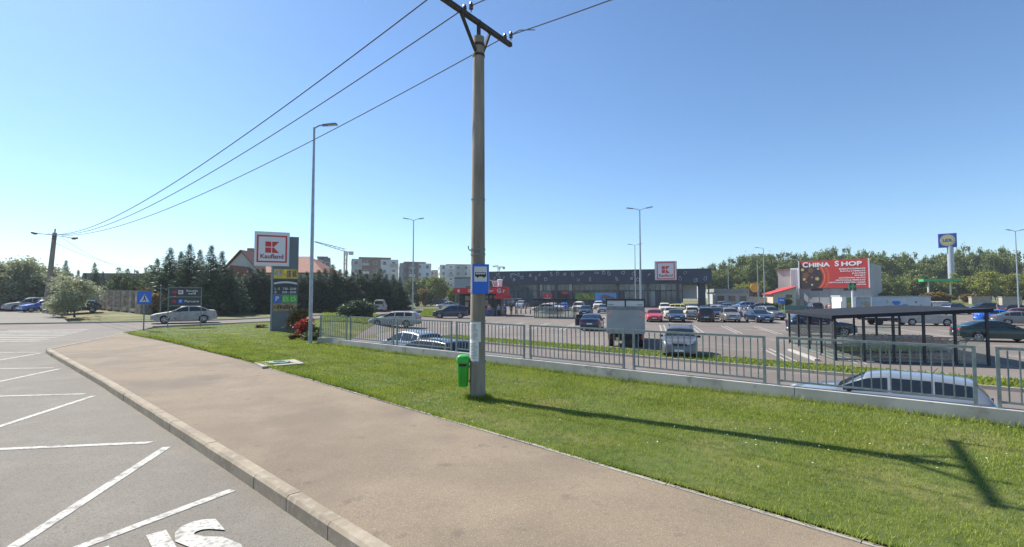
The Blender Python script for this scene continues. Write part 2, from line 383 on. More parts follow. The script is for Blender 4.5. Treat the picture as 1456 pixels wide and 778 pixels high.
# lawn between path and wall, and round the totem
def wall_q(r): return 12.5 - (r + .56) * .0948
LQF = [(23.7, 10.2), (24.3, 10.5), (27, 12), (30, 14.6), (41, 23), (45, 24), (48.2, 21.2)]
LQ0 = [(39.7, 4.45), (43.7, 7.2), (45.5, 13.2), (48.2, 20.6)]
def lawn_z(x, y):
    n = x * NX + (y - 16.1) * NY
    z1 = .17 + .035 * math.sin(x * .5 + 1) * math.sin(y * .43)
    t = sm((n - .2) / 5) if x < -9 else 0
    return z1 * (1 - t) + (zs(x, y) + .03) * t
def lawn_pt(r, t):
    q0 = eq(r) + .03 if r <= 39.7 else interp(r, LQ0)
    q1 = wall_q(r) - .02 if r < 23.7 else interp(r, LQF)
    x, y = rq(r, q0 + (q1 - q0) * t); return (x, y, lawn_z(x, y))
lr = lin(-12, 23.6, 72) + lin(23.9, 48.2, 50)
lawn = struct(grid('lawn', MT['lawn_soil'], lr, lin(0, 1, 16), lawn_pt))

foliage('grass_blade', (.07, .15, .012), (.32, .37, .05), .4, 1.1, .5)
def grass_field(name, m, sampler, n, hmin, hmax, wid):
    P = np.array([sampler() for _ in range(n)]); d = np.hypot(P[:, 0], P[:, 1])
    k = np.clip(d / 9, .8, 3.2); h = RNG.uniform(hmin, hmax, n) * np.clip(k, .9, 1.4); w = wid * k * RNG.uniform(.7, 1.4, n)
    a = RNG.uniform(0, 6.28, n); lean = RNG.uniform(.2, 1.0, n) * h; la = RNG.uniform(0, 6.28, n)
    V = np.empty((n, 3, 3)); dx, dy = np.cos(a) * w / 2, np.sin(a) * w / 2
    V[:, 0] = P + np.stack([-dx, -dy, -.01 + 0 * h], 1); V[:, 1] = P + np.stack([dx, dy, -.01 + 0 * h], 1)
    V[:, 2] = P + np.stack([np.cos(la) * lean, np.sin(la) * lean, h], 1)
    return stuff(tri_mesh(name, V.reshape(-1, 3), 3, m))
def tri_mesh(name, V, k, m, parent=None):
    n = len(V) // k; me = bpy.data.meshes.new(name); me.vertices.add(len(V)); me.vertices.foreach_set('co', np.asarray(V, dtype=np.float32).ravel())
    me.loops.add(len(V)); me.loops.foreach_set('vertex_index', np.arange(len(V), dtype=np.int32))
    me.polygons.add(n); me.polygons.foreach_set('loop_start', np.arange(0, len(V), k, dtype=np.int32)); me.update(calc_edges=True)
    return put(name, me, m, parent)
def lawn_s():
    while True:
        r = random.uniform(-6, 48.2); t = random.random(); p = lawn_pt(r, t); d = math.hypot(p[0], p[1])
        if random.random() < min(1, (9 / d) ** 1.6) * (.45 + .55 * (math.sin(p[0] * 1.7 + math.sin(p[1] * 1.3) * 2) * .5 + .5)): return p
gr = grass_field('grass', MT['grass_blade'], lawn_s, 260000, .015, .052, .010)
gr['label'] = 'short mown green grass of the roadside lawn'; gr['category'] = 'grass'
def tuft_s():
    r = random.uniform(-5, 38); p = random.random()
    if p < .55: q = eq(r) - .015 + abs(random.gauss(0, .06))
    elif p < .9: r = random.uniform(-5, 23.5); q = wall_q(r) - .03 - abs(random.gauss(0, .06))
    else: a = random.uniform(0, 6.28); d = .2 + abs(random.gauss(0, .06)); return (p0x + d * math.cos(a), p0y + d * math.sin(a), lawn_z(p0x, p0y))
    x, y = rq(r, q); return (x, y, lawn_z(x, y))
_p = W(679, 564, .18); p0x, p0y = _p.x, _p.y
stuff(grass_field('grass_tufts', MT['grass_blade'], tuft_s, 16000, .03, .11, .012))
def daisy_s():
    c = random.choice([(-3.0, 12.0), (-1.0, 9.6), (2.5, 8.3), (-9, 18), (5, 7.2), (-13, 24), (7, 8)])
    while True:
        x, y = random.gauss(c[0], 1.6), random.gauss(c[1], 1.2); r = x*RX+y*RY; q = x*QX+y*QY
        if eq(r) + .1 < q < wall_q(min(r, 23)) - .2: return x, y
mb = MB()
for i in range(110):
    x, y = daisy_s(); z = lawn_z(x, y) + .04; s = .009 + .004 * random.random()
    mb.add([(x + s * math.cos(k * 1.047), y + s * math.sin(k * 1.047), z + .004 * random.random()) for k in range(6)], [tuple(range(6))])
stuff(mb.build('daisies', mat('daisy_petal', (.8, .8, .76), .7)))

# grass strip between the lanes, with its kerb
def strip_island(name, s0, s1, n0, n1, seg=40):
    def f(s, t):
        x, y = wf(s, n0 + .12 + (n1 - n0 - .24) * t); return (x, y, zs(x, y) + .11)
    struct(grid(name, MT['lawn_soil'], lin(s0 + .12, s1 - .12, seg), [0, .5, 1], f))
    kr = struct(bpy.data.objects.new('island_kerb', None)); COL.objects.link(kr)
    s = s0
    while s < s1 - .3:
        e = min(s + 1.98, s1)
        for na, nb in ((n0, n0 + .12), (n1 - .12, n1)):
            mb = MB(); x, y = wf(s, na); z = zs(x, y); slab(mb, wf(s, na), wf(e, na), wf(e, nb), wf(s, nb), z - .1, z + .125); mb.build('kerb_stone', MT['concrete'], kr)
        s += 2.0
    def sp():
        s = random.uniform(s0 + .1, s1 - .1); n = random.uniform(n0 + .14, n1 - .14); x, y = wf(s, n); return (x, y, zs(x, y) + .11)
    stuff(grass_field(name + '_grass', MT['grass_blade'], sp, int((s1 - s0) * (n1 - n0) * 130), .04, .09, .02))
strip_island('grass_median', -17, 16.5, 11, 13.6)

# bay lines
zl = lambda x, y: zs(x, y) + .006
bays = mark_root('parking_bay_lines')
def bay_row(b0, b1, a0, a1, hair=.38):
    a = a0
    while a <= a1:
        for o in ((-hair / 2, hair / 2) if hair else (0,)):
            p, q = ab(a + o, b0), ab(a + o, b1)
            if p[0] * NX + (p[1] - 16.1) * NY > 14.2: stripe('bay_line', p, q, .095, zl, parent=bays)
        a += 2.95
bay_row(26.6, 32.2, -20, 36); bay_row(43.4, 52.8, -19.6, 42, .38); bay_row(61, 71, -12, 55); bay_row(78, 88, -14, 60)
for b in (48.1,):
    for a in range(-19, 42, 9): stripe('bay_line', ab(a, b), ab(a + 6, b), .12, zl, parent=bays)
for a, b in ((8, 38), (14, 38), (20, 38), (26, 38), (-2, 38), (-9, 38), (31, 57), (22, 57), (10, 57)): stripe('lane_dash', ab(a, b), ab(a + 2.2, b), .14, zl, parent=bays)

# ------------------------------------------------------------------ retaining wall and railing
wl = thing('retaining_wall', 'low grey concrete retaining wall along the lawn, below the steel railing', 'wall')
s = -12.4
while s < 22:
    e = min(s + 6.85, 23); mb = MB(); o = random.uniform(-.006, .006)
    zt = .46
    slab(mb, wf(s, 0 + o), wf(e - .012, 0 + o), wf(e - .012, .25 + o), wf(s, .25 + o), -1.2, zt); mb.build('wall_segment', MT['wall_concrete'], wl)
    s += 6.85
rl = thing('railing', 'galvanised steel railing in panels of upright bars along the wall top', 'railing', (0, 0, 0))
pitch = [(456.5, 494.5), (499, 561), (565, 643), (649, 746), (753.5, 887), (899, 1086), (1102, 1383), (1411, None)]
def s_of(px):
    u = (px - CX) / F_PX; n = .13      # u = x / y
    return (u * (16.1 + NY * n) - NX * n) / (TX - TY * u)
spans = []
for a, b in pitch:
    sa = s_of(a); spans.append((sa, s_of(b) if b else sa + 3.4))
spans.append((spans[-1][1] + .22, spans[-1][1] + 3.62)); spans.append((spans[-1][1] + .22, spans[-1][1] + 3.62))
bal = MB().box((0, 0, .5), (.022, .022, .92)).mesh('baluster'); ang = math.atan2(TY, TX)
for sa, sb in spans:
    mb = MB(); L = sb - sa
    for x in (.025, L - .025): mb.box((x, 0, .5), (.055, .055, 1.12)); mb.box((x, 0, -.05), (.12, .12, .02))
    mb.box((L / 2, 0, 1.035), (L - .11, .045, .05)); mb.box((L / 2, 0, .06), (L - .11, .04, .04))
    x0, y0 = wf(sa, .125); fr = mb.build('panel_frame', GALV, rl, (x0, y0, .51), ang); fr.rotation_euler = (random.uniform(-.012, .012), random.uniform(-.003, .003), ang)
    nb = max(2, round(L / .158))
    for i in range(1, nb): o = put('baluster', bal, GALV, fr, (i * L / nb, 0, .04))
# ------------------------------------------------------------------ cars
CGLASS = mat('car_glass', (.012, .016, .018), .04, 0, 0, spec=.8)
CLIGHT = mat('headlight_glass', (.62, .65, .68), .08, .2, .1, 20, coat=1)
TLIGHT = mat('taillight_red', (.42, .012, .012), .15, 0, .2, 20, coat=1)
TRIM = mat('car_trim_black', (.018, .018, .02), .5, 0, .1, 10)
PLATE = mat('number_plate_white', (.72, .72, .72), .4, 0, .05, 10)
RIM = mat('alloy_rim', (.42, .43, .45), .3, .8, .1, 10)
def paint(name, c, metal=.35): return mat('paint_' + name, c, .32, metal, .03, 2, coat=.8)
PAINTS = dict(white=paint('white', (.80, .81, .80), 0), silver=paint('silver', (.50, .52, .54), .55), greysilver=paint('grey_silver', (.30, .32, .345), .5), grey=paint('grey', (.16, .165, .17), .5), beige=paint('champagne', (.30, .28, .25), .5),
    black=paint('black', (.012, .013, .015), .2), navy=paint('navy', (.018, .03, .065), .35), blue=paint('blue', (.02, .10, .42), .3), brightblue=paint('bright_blue', (.02, .17, .70), .2), lightblue=paint('light_blue', (.25, .38, .52), .4),
    red=paint('red', (.55, .018, .015), .1), darkred=paint('dark_red', (.13, .012, .02), .2), green=paint('dark_green', (.012, .035, .032), .35), yellow=paint('yellow', (.74, .66, .30), 0))
CAR = {
 'sedan': dict(L=4.6, W=1.80, r=.315, wx=(1.38, -1.32), top=[(2.30,.56),(2.24,.70),(1.95,.80),(1.3,.91),(.98,.96),(.22,1.37),(-.15,1.44),(-.75,1.435),(-1.15,1.35),(-1.78,1.07),(-2.18,1.03),(-2.27,.95),(-2.30,.62)], belt=.93, ws=(.95,.24), rw=(-1.17,-1.72), side=[(.78,-.22),(-.30,-1.12),], q=(-1.18,-1.5)),
 'hatch': dict(L=4.1, W=1.75, r=.305, wx=(1.26, -1.24), top=[(2.05,.56),(1.99,.72),(1.7,.84),(1.22,.94),(.95,.98),(.30,1.40),(-.1,1.48),(-.9,1.46),(-1.5,1.37),(-1.86,1.02),(-1.99,.93),(-2.05,.60)], belt=.95, ws=(.92,.31), rw=(-1.53,-1.84), side=[(.75,-.15),(-.23,-1.0)], q=(-1.06,-1.45)),
 'wagon': dict(L=4.65, W=1.80, r=.32, wx=(1.40, -1.32), top=[(2.32,.57),(2.26,.72),(1.95,.83),(1.3,.94),(1.0,.98),(.28,1.39),(-.15,1.46),(-1.2,1.46),(-1.92,1.40),(-2.2,1.03),(-2.28,.94),(-2.32,.62)], belt=.95, ws=(.97,.29), rw=(-1.95,-2.18), side=[(.8,-.18),(-.26,-1.08)], q=(-1.15,-1.85)),
 'suv': dict(L=4.5, W=1.86, r=.36, wx=(1.36, -1.32), top=[(2.25,.68),(2.2,.86),(1.95,.98),(1.3,1.08),(1.0,1.11),(.38,1.57),(-.05,1.67),(-1.1,1.67),(-1.85,1.58),(-2.1,1.14),(-2.2,1.05),(-2.25,.66)], belt=1.07, ws=(.97,.40), rw=(-1.88,-2.08), side=[(.80,-.12),(-.2,-1.02)], q=(-1.1,-1.75)),
 'van': dict(L=4.9, W=1.92, r=.34, wx=(1.55, -1.5), top=[(2.45,.70),(2.40,.92),(2.2,1.05),(1.78,1.16),(.98,1.76),(.6,1.90),(-1.5,1.93),(-2.25,1.91),(-2.38,1.80),(-2.43,1.1),(-2.45,.66)], belt=1.12, ws=(1.74,1.0), rw=(-2.385,-2.425), side=[(1.5,.62)], q=None),
}
def lerp_prof(pts, x):
    p = sorted(pts)
    if x <= p[0][0]: return p[0][1]
    for (a, b), (c, d) in zip(p, p[1:]):
        if x <= c: return b + (d - b) * (x - a) / (c - a)
    return p[-1][1]
def car_kit(kind):
    C = CAR[kind]; Lh = C['L'] / 2; Wh = C['W'] / 2; r = C['r']; top = C['top']
    def h(x): return (lerp_prof(top, x) * 2 + lerp_prof(top, min(Lh, x + .05)) + lerp_prof(top, max(-Lh, x - .05))) / 4
    def w(x):
        f = max(0, (x - (Lh - .75)) / .75); b = max(0, (-x - (Lh - .6)) / .6)
        return Wh * (1 - .20 * f ** 2.2 - .12 * b ** 2.2)
    def ring(x):
        H = h(x); bl = min(C['belt'] + .012 * (-x), H - .035); g = H - bl; ww = w(x)
        zb = .22 + .1 * max(0, (abs(x) - Lh + .5) / .5)
        for wx in C['wx']:
            d = abs(x - wx); Ra = r + .055
            if d < Ra: zb = max(zb, r + math.sqrt(Ra * Ra - d * d))
        bl = max(bl, zb + .06); y6 = ww * .93 - .30 * g - .012
        return [(0, zb), (ww - .16, zb), (ww - .012, zb + .012), (ww, zb + (bl - zb) * .35), (ww * .995, zb + (bl - zb) * .72), (ww * .965, bl - .02), (ww * .935, bl + .008), (y6, bl + g * .88), (y6 - .035, bl + g * .945), (y6 * .7, bl + g * .995), (0, bl + g + .02)]
    xs = sorted(set([round(v, 3) for v in lin(-Lh, Lh, 58)] + [Lh - .02, -Lh + .02] + [wx + s * (r + .055) * k for wx in C['wx'] for s in (-1, 1) for k in (1.0, .93, .8)]))
    vs = []; fs = []; n = None
    for x in xs:
        g = ring(x); full = g + [(-y, z) for y, z in g[-2:0:-1]]; n = len(full); vs += [(x, y, z) for y, z in full]
    for i in range(len(xs) - 1):
        for k in range(n): j = (k + 1) % n; fs.append((i*n+k, (i+1)*n+k, (i+1)*n+j, i*n+j))
    fs += [tuple(range(n)), tuple(range((len(xs)-1)*n, len(xs)*n))[::-1]]
    kit = {'C': C, 'parts': []}
    me = MB().add(vs, fs).mesh('body'); bm = bmesh.new(); bm.from_mesh(me); bmesh.ops.recalc_face_normals(bm, faces=bm.faces); bm.to_mesh(me); bm.free(); sharp(me, 38); kit['body'] = me
    P = kit['parts']
    def screen(x0, x1, out):
        xsn = lin(x0, x1, 7); vs = []; fs = []
        for x in xsn:
            g = ring(x); a, b, c, d = g[7], g[8], g[9], g[10]
            row = [(b[0] - .01, b[1]), c, d, (-c[0], c[1]), (-b[0] + .01, b[1])]
            vs += [(x + out * .006, y, z + .006) for y, z in row]
        for i in range(6):
            for k in range(4): fs.append((i*5+k, i*5+k+1, (i+1)*5+k+1, (i+1)*5+k))
        m = MB().add(vs, fs).mesh('window', 60); return m
    P.append(('windscreen', screen(C['ws'][0] - .03, C['ws'][1] + .05, 1), CGLASS))
    if kind != 'van' : P.append(('rear_window', screen(C['rw'][1] + .02, C['rw'][0] - .02, -1), CGLASS))
    else: P.append(('rear_window', MB().box((-2.435, 0, 1.48), (.03, 1.3, .5), m=Matrix.Rotation(-.06, 3, 'Y')).mesh('w'), CGLASS))
    def sidewin(x0, x1, sg):
        xsn = lin(x0, x1, 8); vs = []; fs = []
        for x in xsn:
            g = ring(x); a, b = g[6], g[7]
            for t in (.10, .93): vs.append((x, sg * (a[0] + (b[0] - a[0]) * t + .007), a[1] + (b[1] - a[1]) * t + .002))
        for i in range(7): fs.append((2*i, 2*i+1, 2*i+3, 2*i+2))
        return MB().add(vs, fs).mesh('side_window', 60)
    sides = list(C['side']) + ([C['q']] if C['q'] else [])
    for sg in (1, -1):
        for x0, x1 in sides: P.append(('side_window', sidewin(x1, x0, sg), CGLASS))
    hz = h(Lh - .16) - .07; fy = w(Lh - .12) - .26
    for sg in (1, -1):
        m = MB().prism([(-.2, -.055), (.17, -.045), (.2, .02), (.12, .065), (-.2, .04)], -.04, .1).mesh('hl')
        for v in m.vertices:      # polygon (lateral, up, forward) -> world
            a, b, c = v.co; v.co = (Lh - .10 + c - .45 * max(0, a + .05), sg * (fy + a), hz + b)
        P.append(('headlight', m, CLIGHT))
        tz = (h(-Lh + .06) if kind in ('sedan',) else C['belt'] - .02) - .10; m = MB().box((-Lh + .07, sg * (w(-Lh + .05) - .13), tz), (.16, .24, .15 if kind != 'suv' else .24)).mesh('tl'); P.append(('taillight', m, TLIGHT))
        cw = C['ws'][0]; m = MB().lathe([(.001, -.1), (.055, -.09), (.075, 0), (.055, .09), (.001, .1)], 8, (cw - .32, sg * (w(cw - .3) + .07), C['belt'] + .06), Matrix.Rotation(R(90), 3, 'X')).mesh('mirror', 50); P.append(('mirror', m, TRIM))
    P.append(('grille', MB().box((Lh - .02, 0, hz - .06), (.10, .74, .11)).box((Lh + .0, 0, .34), (.05, 1.1, .10)).mesh('grille'), TRIM))
    P.append(('bumper_skirt', MB().box((-Lh + .01, 0, .36), (.06, C['W'] * .72, .12)).mesh('skirt'), TRIM))
    P.append(('number_plate', MB().box((Lh + .03, 0, .47), (.02, .5, .11)).mesh('np'), PLATE))
    P.append(('number_plate', MB().box((-Lh - .008, 0, .62 if kind in ('sedan',) else .56), (.02, .5, .11)).mesh('np'), PLATE))
    if kind in ('wagon', 'suv'):
        for sg in (1, -1):
            pts = [(x, sg * (ring(x)[8][0] - .03), ring(x)[9][1] + (.045 if -1.5 < x < -.1 else 0)) for x in (.0, -.12, -.8, -1.48, -1.6)]
            P.append(('roof_rail', MB().tube(pts, .018, 5).mesh('rail'), TRIM))
    ty = MB().lathe([(r * .62, -.095), (r * .93, -.10), (r, -.075), (r, .075), (r * .93, .10), (r * .62, .095)], 22, q=Matrix.Rotation(R(-90), 3, 'X')).mesh('tyre', 40)
    rb = MB().lathe([(r * .66, .088), (r * .66, .100), (r * .57, .104), (r * .55, .094)], 20, q=Matrix.Rotation(R(-90), 3, 'X'))
    for k in range(5): a = k * 2 * math.pi / 5; rb.box((math.cos(a) * r * .31, .098, math.sin(a) * r * .31), (r * .52, .014, r * .17), m=Matrix.Rotation(-a, 3, 'Y'))
    rb.lathe([(r * .14, .088), (r * .14, .108)], 10, q=Matrix.Rotation(R(-90), 3, 'X'))
    kit['tyre'] = ty; kit['rim'] = rb.mesh('rim', 40); kit['wheels'] = [(wx, sg * (Wh - .125), r, sg) for wx in C['wx'] for sg in (1, -1)]
    return kit
KITS = {k: car_kit(k) for k in CAR}
def add_car(kind, color, x, y, yaw, label, z=None, group=None, cat='car', scale=1.0, name=None):
    K = KITS[kind]; z = zs(x, y) if z is None else z
    t = thing(name or {'suv': 'parked_suv', 'van': 'delivery_van'}.get(kind, 'parked_car'), label, cat, (x, y, z + .004), R(yaw), group)
    t.scale = (scale,) * 3
    def part(nm, me, m):
        o = bpy.data.objects.new(nm, me); COL.objects.link(o); o.parent = t
        if not me.materials: me.materials.append(m)
        return o
    if not K['body'].materials: K['body'].materials.append(PAINTS['white'])
    b = part('body', K['body'], None); b.material_slots[0].link = 'OBJECT'; b.material_slots[0].material = PAINTS[color]
    for nm, me, m in K['parts']: part(nm, me, m)
    for wx, wy, wz, sg in K['wheels']:
        o = part('wheel', K['tyre'], BLACK); o.location = (wx, wy, wz)
        if sg < 0: o.rotation_euler = (0, 0, math.pi)
        rm = bpy.data.objects.new('rim', K['rim']); COL.objects.link(rm); rm.parent = o
        if not K['rim'].materials: K['rim'].materials.append(RIM)
    return t

# ------------------------------------------------------------------ people
SKIN = mat('skin', (.50, .30, .21), .55, 0, .06, 20)
HAIR = mat('dark_hair', (.02, .014, .01), .6, 0, .2, 30)
def skin_mesh(name, V, E, Rr, root=0, sub=1):
    me = bpy.data.meshes.new(name); me.from_pydata(V, E, []); o = bpy.data.objects.new(name, me); COL.objects.link(o)
    md = o.modifiers.new('s', 'SKIN'); md.use_smooth_shade = True
    for i, rr in enumerate(Rr): me.skin_vertices[0].data[i].radius = (rr, rr) if not isinstance(rr, tuple) else rr
    me.skin_vertices[0].data[root].use_root = True
    o.modifiers.new('d', 'SUBSURF').levels = sub
    bpy.context.view_layer.update(); res = bpy.data.meshes.new_from_object(o.evaluated_get(bpy.context.evaluated_depsgraph_get()))
    bpy.data.objects.remove(o); res.name = name; return res
def person_kit(pose):
    st = .30 if pose == 'walk' else .04; arm = .16 if pose == 'walk' else .05
    V = []; E = []; Rr = []
    def v(p, r, par=None):
        V.append(p); Rr.append(r)
        if par is not None: E.append((par, len(V) - 1))
        return len(V) - 1
    pel = v((0, 0, .93), (.15, .11)); wst = v((0, 0, 1.08), (.135, .10), pel); ch = v((0, 0, 1.30), (.165, .115), wst); nk = v((0, .0, 1.45), .065, ch); nk2 = v((0, .01, 1.52), .055, nk)
    jaw = v((0, .03, 1.58), .075, nk2); hd = v((0, .02, 1.66), .098, jaw); v((0, .01, 1.74), .07, hd); v((0, .125, 1.635), .014, hd); 
    for sg in (1, -1): v((sg * .098, .01, 1.645), .018, hd)
    for sg in (1, -1):
        sh = v((sg * .17, 0, 1.40), .065, ch); el = v((sg * .25, -sg * arm * .5 - .02, 1.13), .045, sh); wr = v((sg * .26, -sg * arm + .08, .90), .030, el); pm = v((sg * .262, -sg * arm + .10, .84), (.034, .022), wr)
        for k, (dy, ln) in enumerate(((-.026, .070), (-.009, .082), (.009, .078), (.026, .060))):
            a = v((sg * .262, -sg * arm + .10 + dy, .795), .010, pm); v((sg * .25, -sg * arm + .11 + dy, .80 - ln), .008, a)
        th = v((sg * .25, -sg * arm + .14, .835), .011, pm); v((sg * .245, -sg * arm + .16, .80), .009, th)
    for sg in (1, -1):
        hp = v((sg * .095, 0, .86), .088, pel); kn = v((sg * .10, sg * st * .55 + .03, .49), .060, hp); an = v((sg * .10, sg * st, .09), .040, kn); v((sg * .11, sg * st + .14, .035), .036, an)
    body = skin_mesh('body', V, E, Rr)
    shirt = skin_mesh('shirt', [(0, 0, .92), (0, 0, 1.08), (0, 0, 1.30), (0, 0, 1.42)] + [p for sg in (1, -1) for p in ((sg * .17, 0, 1.40), (sg * .225, -sg * arm * .3, 1.22))], [(0, 1), (1, 2), (2, 3), (2, 4), (4, 5), (2, 6), (6, 7)], [(.175, .135), (.16, .125), (.188, .14), .08, .085, .068, .085, .068])
    tr = skin_mesh('trousers', [(0, 0, .96)] + [p for sg in (1, -1) for p in ((sg * .095, 0, .86), (sg * .10, sg * st * .55 + .03, .49), (sg * .10, sg * st, .10))], [(0, 1), (1, 2), (2, 3), (0, 4), (4, 5), (5, 6)], [(.165, .125), .105, .078, .062, .105, .078, .062])
    hair = skin_mesh('hair', [(0, -.02, 1.66), (0, -.005, 1.73)], [(0, 1)], [(.10, .098), (.088, .088)])
    shoes = MB()
    for sg in (1, -1): shoes.lathe([(.001, 0), (.045, .005), (.05, .04), (.035, .08), (.001, .085)], 8, (sg * .105, sg * st + .02, 0)); shoes.box((sg * .11, sg * st + .10, .035), (.085, .2, .06))
    return body, shirt, tr, hair, shoes.mesh('shoes', 50)
PK = {p: person_kit(p) for p in ('stand', 'walk')}
def add_person(pose, x, y, yaw, shirt, trousers, label, group=None, scale=1.0):
    b, s, t_, h, sh = PK[pose]; t = thing('person', label, 'person', (x, y, zs(x, y) + .006), R(yaw), group); t.scale = (scale,) * 3
    def part(nm, me, m):
        o = bpy.data.objects.new(nm, me); COL.objects.link(o); o.parent = t
        if not me.materials: me.materials.append(m)
        o.material_slots[0].link = 'OBJECT'; o.material_slots[0].material = m
    def cl(c): return mat('cloth_%d_%d_%d' % tuple(int(k * 999) for k in c), c, .85, 0, .12, 9)
    part('body', b, SKIN); part('shirt', s, cl(shirt)); part('trousers', t_, cl(trousers)); part('hair', h, HAIR); part('shoes', sh, TRIM)
    return t

# ------------------------------------------------------------------ vegetation
foliage('leaf_wood', (.055, .09, .025), (.225, .255, .075), .2, .35, .35)
foliage('leaf_bright', (.09, .12, .016), (.26, .28, .045), .25, .35, .35)
foliage('leaf_conifer', (.032, .058, .034), (.12, .165, .085), .12, .7, .35)
foliage('leaf_conifer_pale', (.05, .08, .02), (.15, .19, .06), .15, .7, .35)
foliage('leaf_olive', (.16, .185, .09), (.42, .44, .27), .3, .6, .4)
foliage('leaf_red', (.16, .012, .012), (.45, .06, .03), .3, 1.5, .4)
foliage('leaf_brown', (.09, .06, .02), (.25, .17, .05), .3, 1.5, .4)
foliage('leaf_shrub', (.03, .055, .012), (.10, .14, .03), .25, 1.5, .4)
BARK = mat('bark', (.09, .065, .045), .9, 0, .3, 6, bump=.6)
def leaf_quads(P, size, dirs=None, asp=1.6, rng=None, sc=None):
    rng = rng or RNG; n = len(P); a = rng.normal(size=(n, 3)) if dirs is None else dirs + rng.normal(scale=.35, size=(n, 3))
    a /= np.linalg.norm(a, axis=1, keepdims=True); b = np.cross(a, rng.normal(size=(n, 3))); b /= np.linalg.norm(b, axis=1, keepdims=True) + 1e-9
    s = size * rng.uniform(.6, 1.4, (n, 1)) * (1 if sc is None else sc[:, None]); a = a * s * asp / 2; b = b * s / 2
    return np.stack([P - a, P + b * .8 - a * .1, P + a, P - b * .8 - a * .1], 1).reshape(-1, 3)
def quad_mesh(name, V):
    n = len(V) // 4; me = bpy.data.meshes.new(name); me.vertices.add(len(V)); me.vertices.foreach_set('co', np.asarray(V, dtype=np.float32).ravel())
    me.loops.add(len(V)); me.loops.foreach_set('vertex_index', np.arange(len(V), dtype=np.int32))
    me.polygons.add(n); me.polygons.foreach_set('loop_start', np.arange(0, len(V), 4, dtype=np.int32)); me.update(calc_edges=True); return me
def crown_broad(seed, clumps=60, per=90, size=.045, low=.18, flat=1., spread=.13):
    """crown inside a unit-high tree, radius about .42"""
    rng = np.random.default_rng(seed); lobes = [(np.array([0, 0, .62]), .30)]
    for k in range(7): a = rng.uniform(0, 6.28); lobes.append((np.array([math.cos(a) * .22, math.sin(a) * .22, rng.uniform(low + .17, .82)]), rng.uniform(.13, .24)))
    cs = []
    while len(cs) < clumps:
        c, r = lobes[rng.integers(len(lobes))]; d = rng.normal(size=3); d /= np.linalg.norm(d); p = c + d * r * rng.uniform(.72, 1.02) * np.array([1, 1, flat])
        if p[2] > low: cs.append(p)
    P = []; Dd = []
    for c in cs:
        s = spread * rng.uniform(.5, 1.1); q = rng.normal(size=(per, 3)) * s * .5 * np.array([1, 1, .7]); P.append(c + q)
    P = np.concatenate(P); P = P[P[:, 2] > low * .7]
    return quad_mesh('crown', leaf_quads(P, size, rng=rng))
def trunk_mesh(h=.55, r=.022, limbs=5, seed=0):
    rng = random.Random(seed); mb = MB(); mb.tube([(0, 0, -.02), (.006, .004, h * .3), (-.006, .0, h * .65), (.004, -.006, h)], [r * 1.25, r, r * .8, r * .45], 8)
    for k in range(limbs):
        a = rng.uniform(0, 6.28); z = h * rng.uniform(.4, .85); l = rng.uniform(.16, .28)
        mb.tube([(0, 0, z), (math.cos(a) * l * .5, math.sin(a) * l * .5, z + l * .45), (math.cos(a) * l, math.sin(a) * l, z + l * .95)], [r * .55, r * .35, r * .15], 6)
    return mb.mesh('trunk', 50)
def crown_conifer(seed, n_whorl=34, per=15, size=.030, base=.03, R0=.26, power=.85, sweep=.25):
    rng = np.random.default_rng(seed); P = []; Dd = []
    for i in range(n_whorl):
        t = i / (n_whorl - 1); z = base + (1 - base) * t ** .92; rad = R0 * (1 - t) ** power * (1 + .16 * math.sin(i * 2.1 + seed)) + .006
        m = max(4, int(per * (1 - .65 * t)))
        for k in range(m):
            a = rng.uniform(0, 6.28); L = rad * rng.uniform(.55, 1.3); q = max(6, int(15 * (1 - .55 * t) ** .8) + 3)
            tt = rng.uniform(.15, 1, q) ** .7; lift = sweep * rng.uniform(.3, 1.3)
            x, y = np.cos(a) * L * tt, np.sin(a) * L * tt; zz = z + L * tt ** 2 * lift - L * .12 * tt
            jit = rng.normal(scale=.013, size=(q, 3)); P.append(np.stack([x, y, zz], 1) + jit); d = np.array([math.cos(a), math.sin(a), lift * 1.2]); Dd.append(np.repeat(d[None], q, 0))
    P = np.concatenate(P); Dd = np.concatenate(Dd); P[:, 2] = np.clip(P[:, 2], .012, 1.03)
    return quad_mesh('crown', leaf_quads(P, size, Dd, 3.0, rng, np.clip(1.25 - P[:, 2], .35, 1)))
CR_B = [crown_broad(10 + k, 110, 75, .030, spread=.11) for k in range(5)]
CR_O = [crown_broad(30 + k, 70, 120, .030, low=.06, spread=.17) for k in range(2)]
CR_C = [crown_conifer(50 + k, 46, 24, .020) for k in range(4)]
CR_T = [crown_conifer(60 + k, 30, 13, .03, .02, .15, .5, .9) for k in range(2)]
CR_S = [crown_broad(80 + k, 45, 60, .075, low=.04, spread=.2) for k in range(2)]
TR_B = [trunk_mesh(.6, .02, 5, k) for k in range(2)]; TR_C = trunk_mesh(.8, .016, 0); TR_S = trunk_mesh(.5, .015, 6, 5)
def add_tree(name, crown, leaf, trunk, x, y, h, wid, label, cat='tree', group=None, z=None, rz=None):
    t = thing(name, label, cat, (x, y, (zs(x, y) - .1 if z is None else z)), random.uniform(0, 6.28) if rz is None else rz, group); t.scale = (h * wid, h * wid, h)
    for nm, me, m in (('trunk', trunk, BARK), ('crown', crown, MT[leaf])):
        o = bpy.data.objects.new(nm, me); COL.objects.link(o); o.parent = t
        if not me.materials: me.materials.append(m)
        o.material_slots[0].link = 'OBJECT'; o.material_slots[0].material = m
    return t
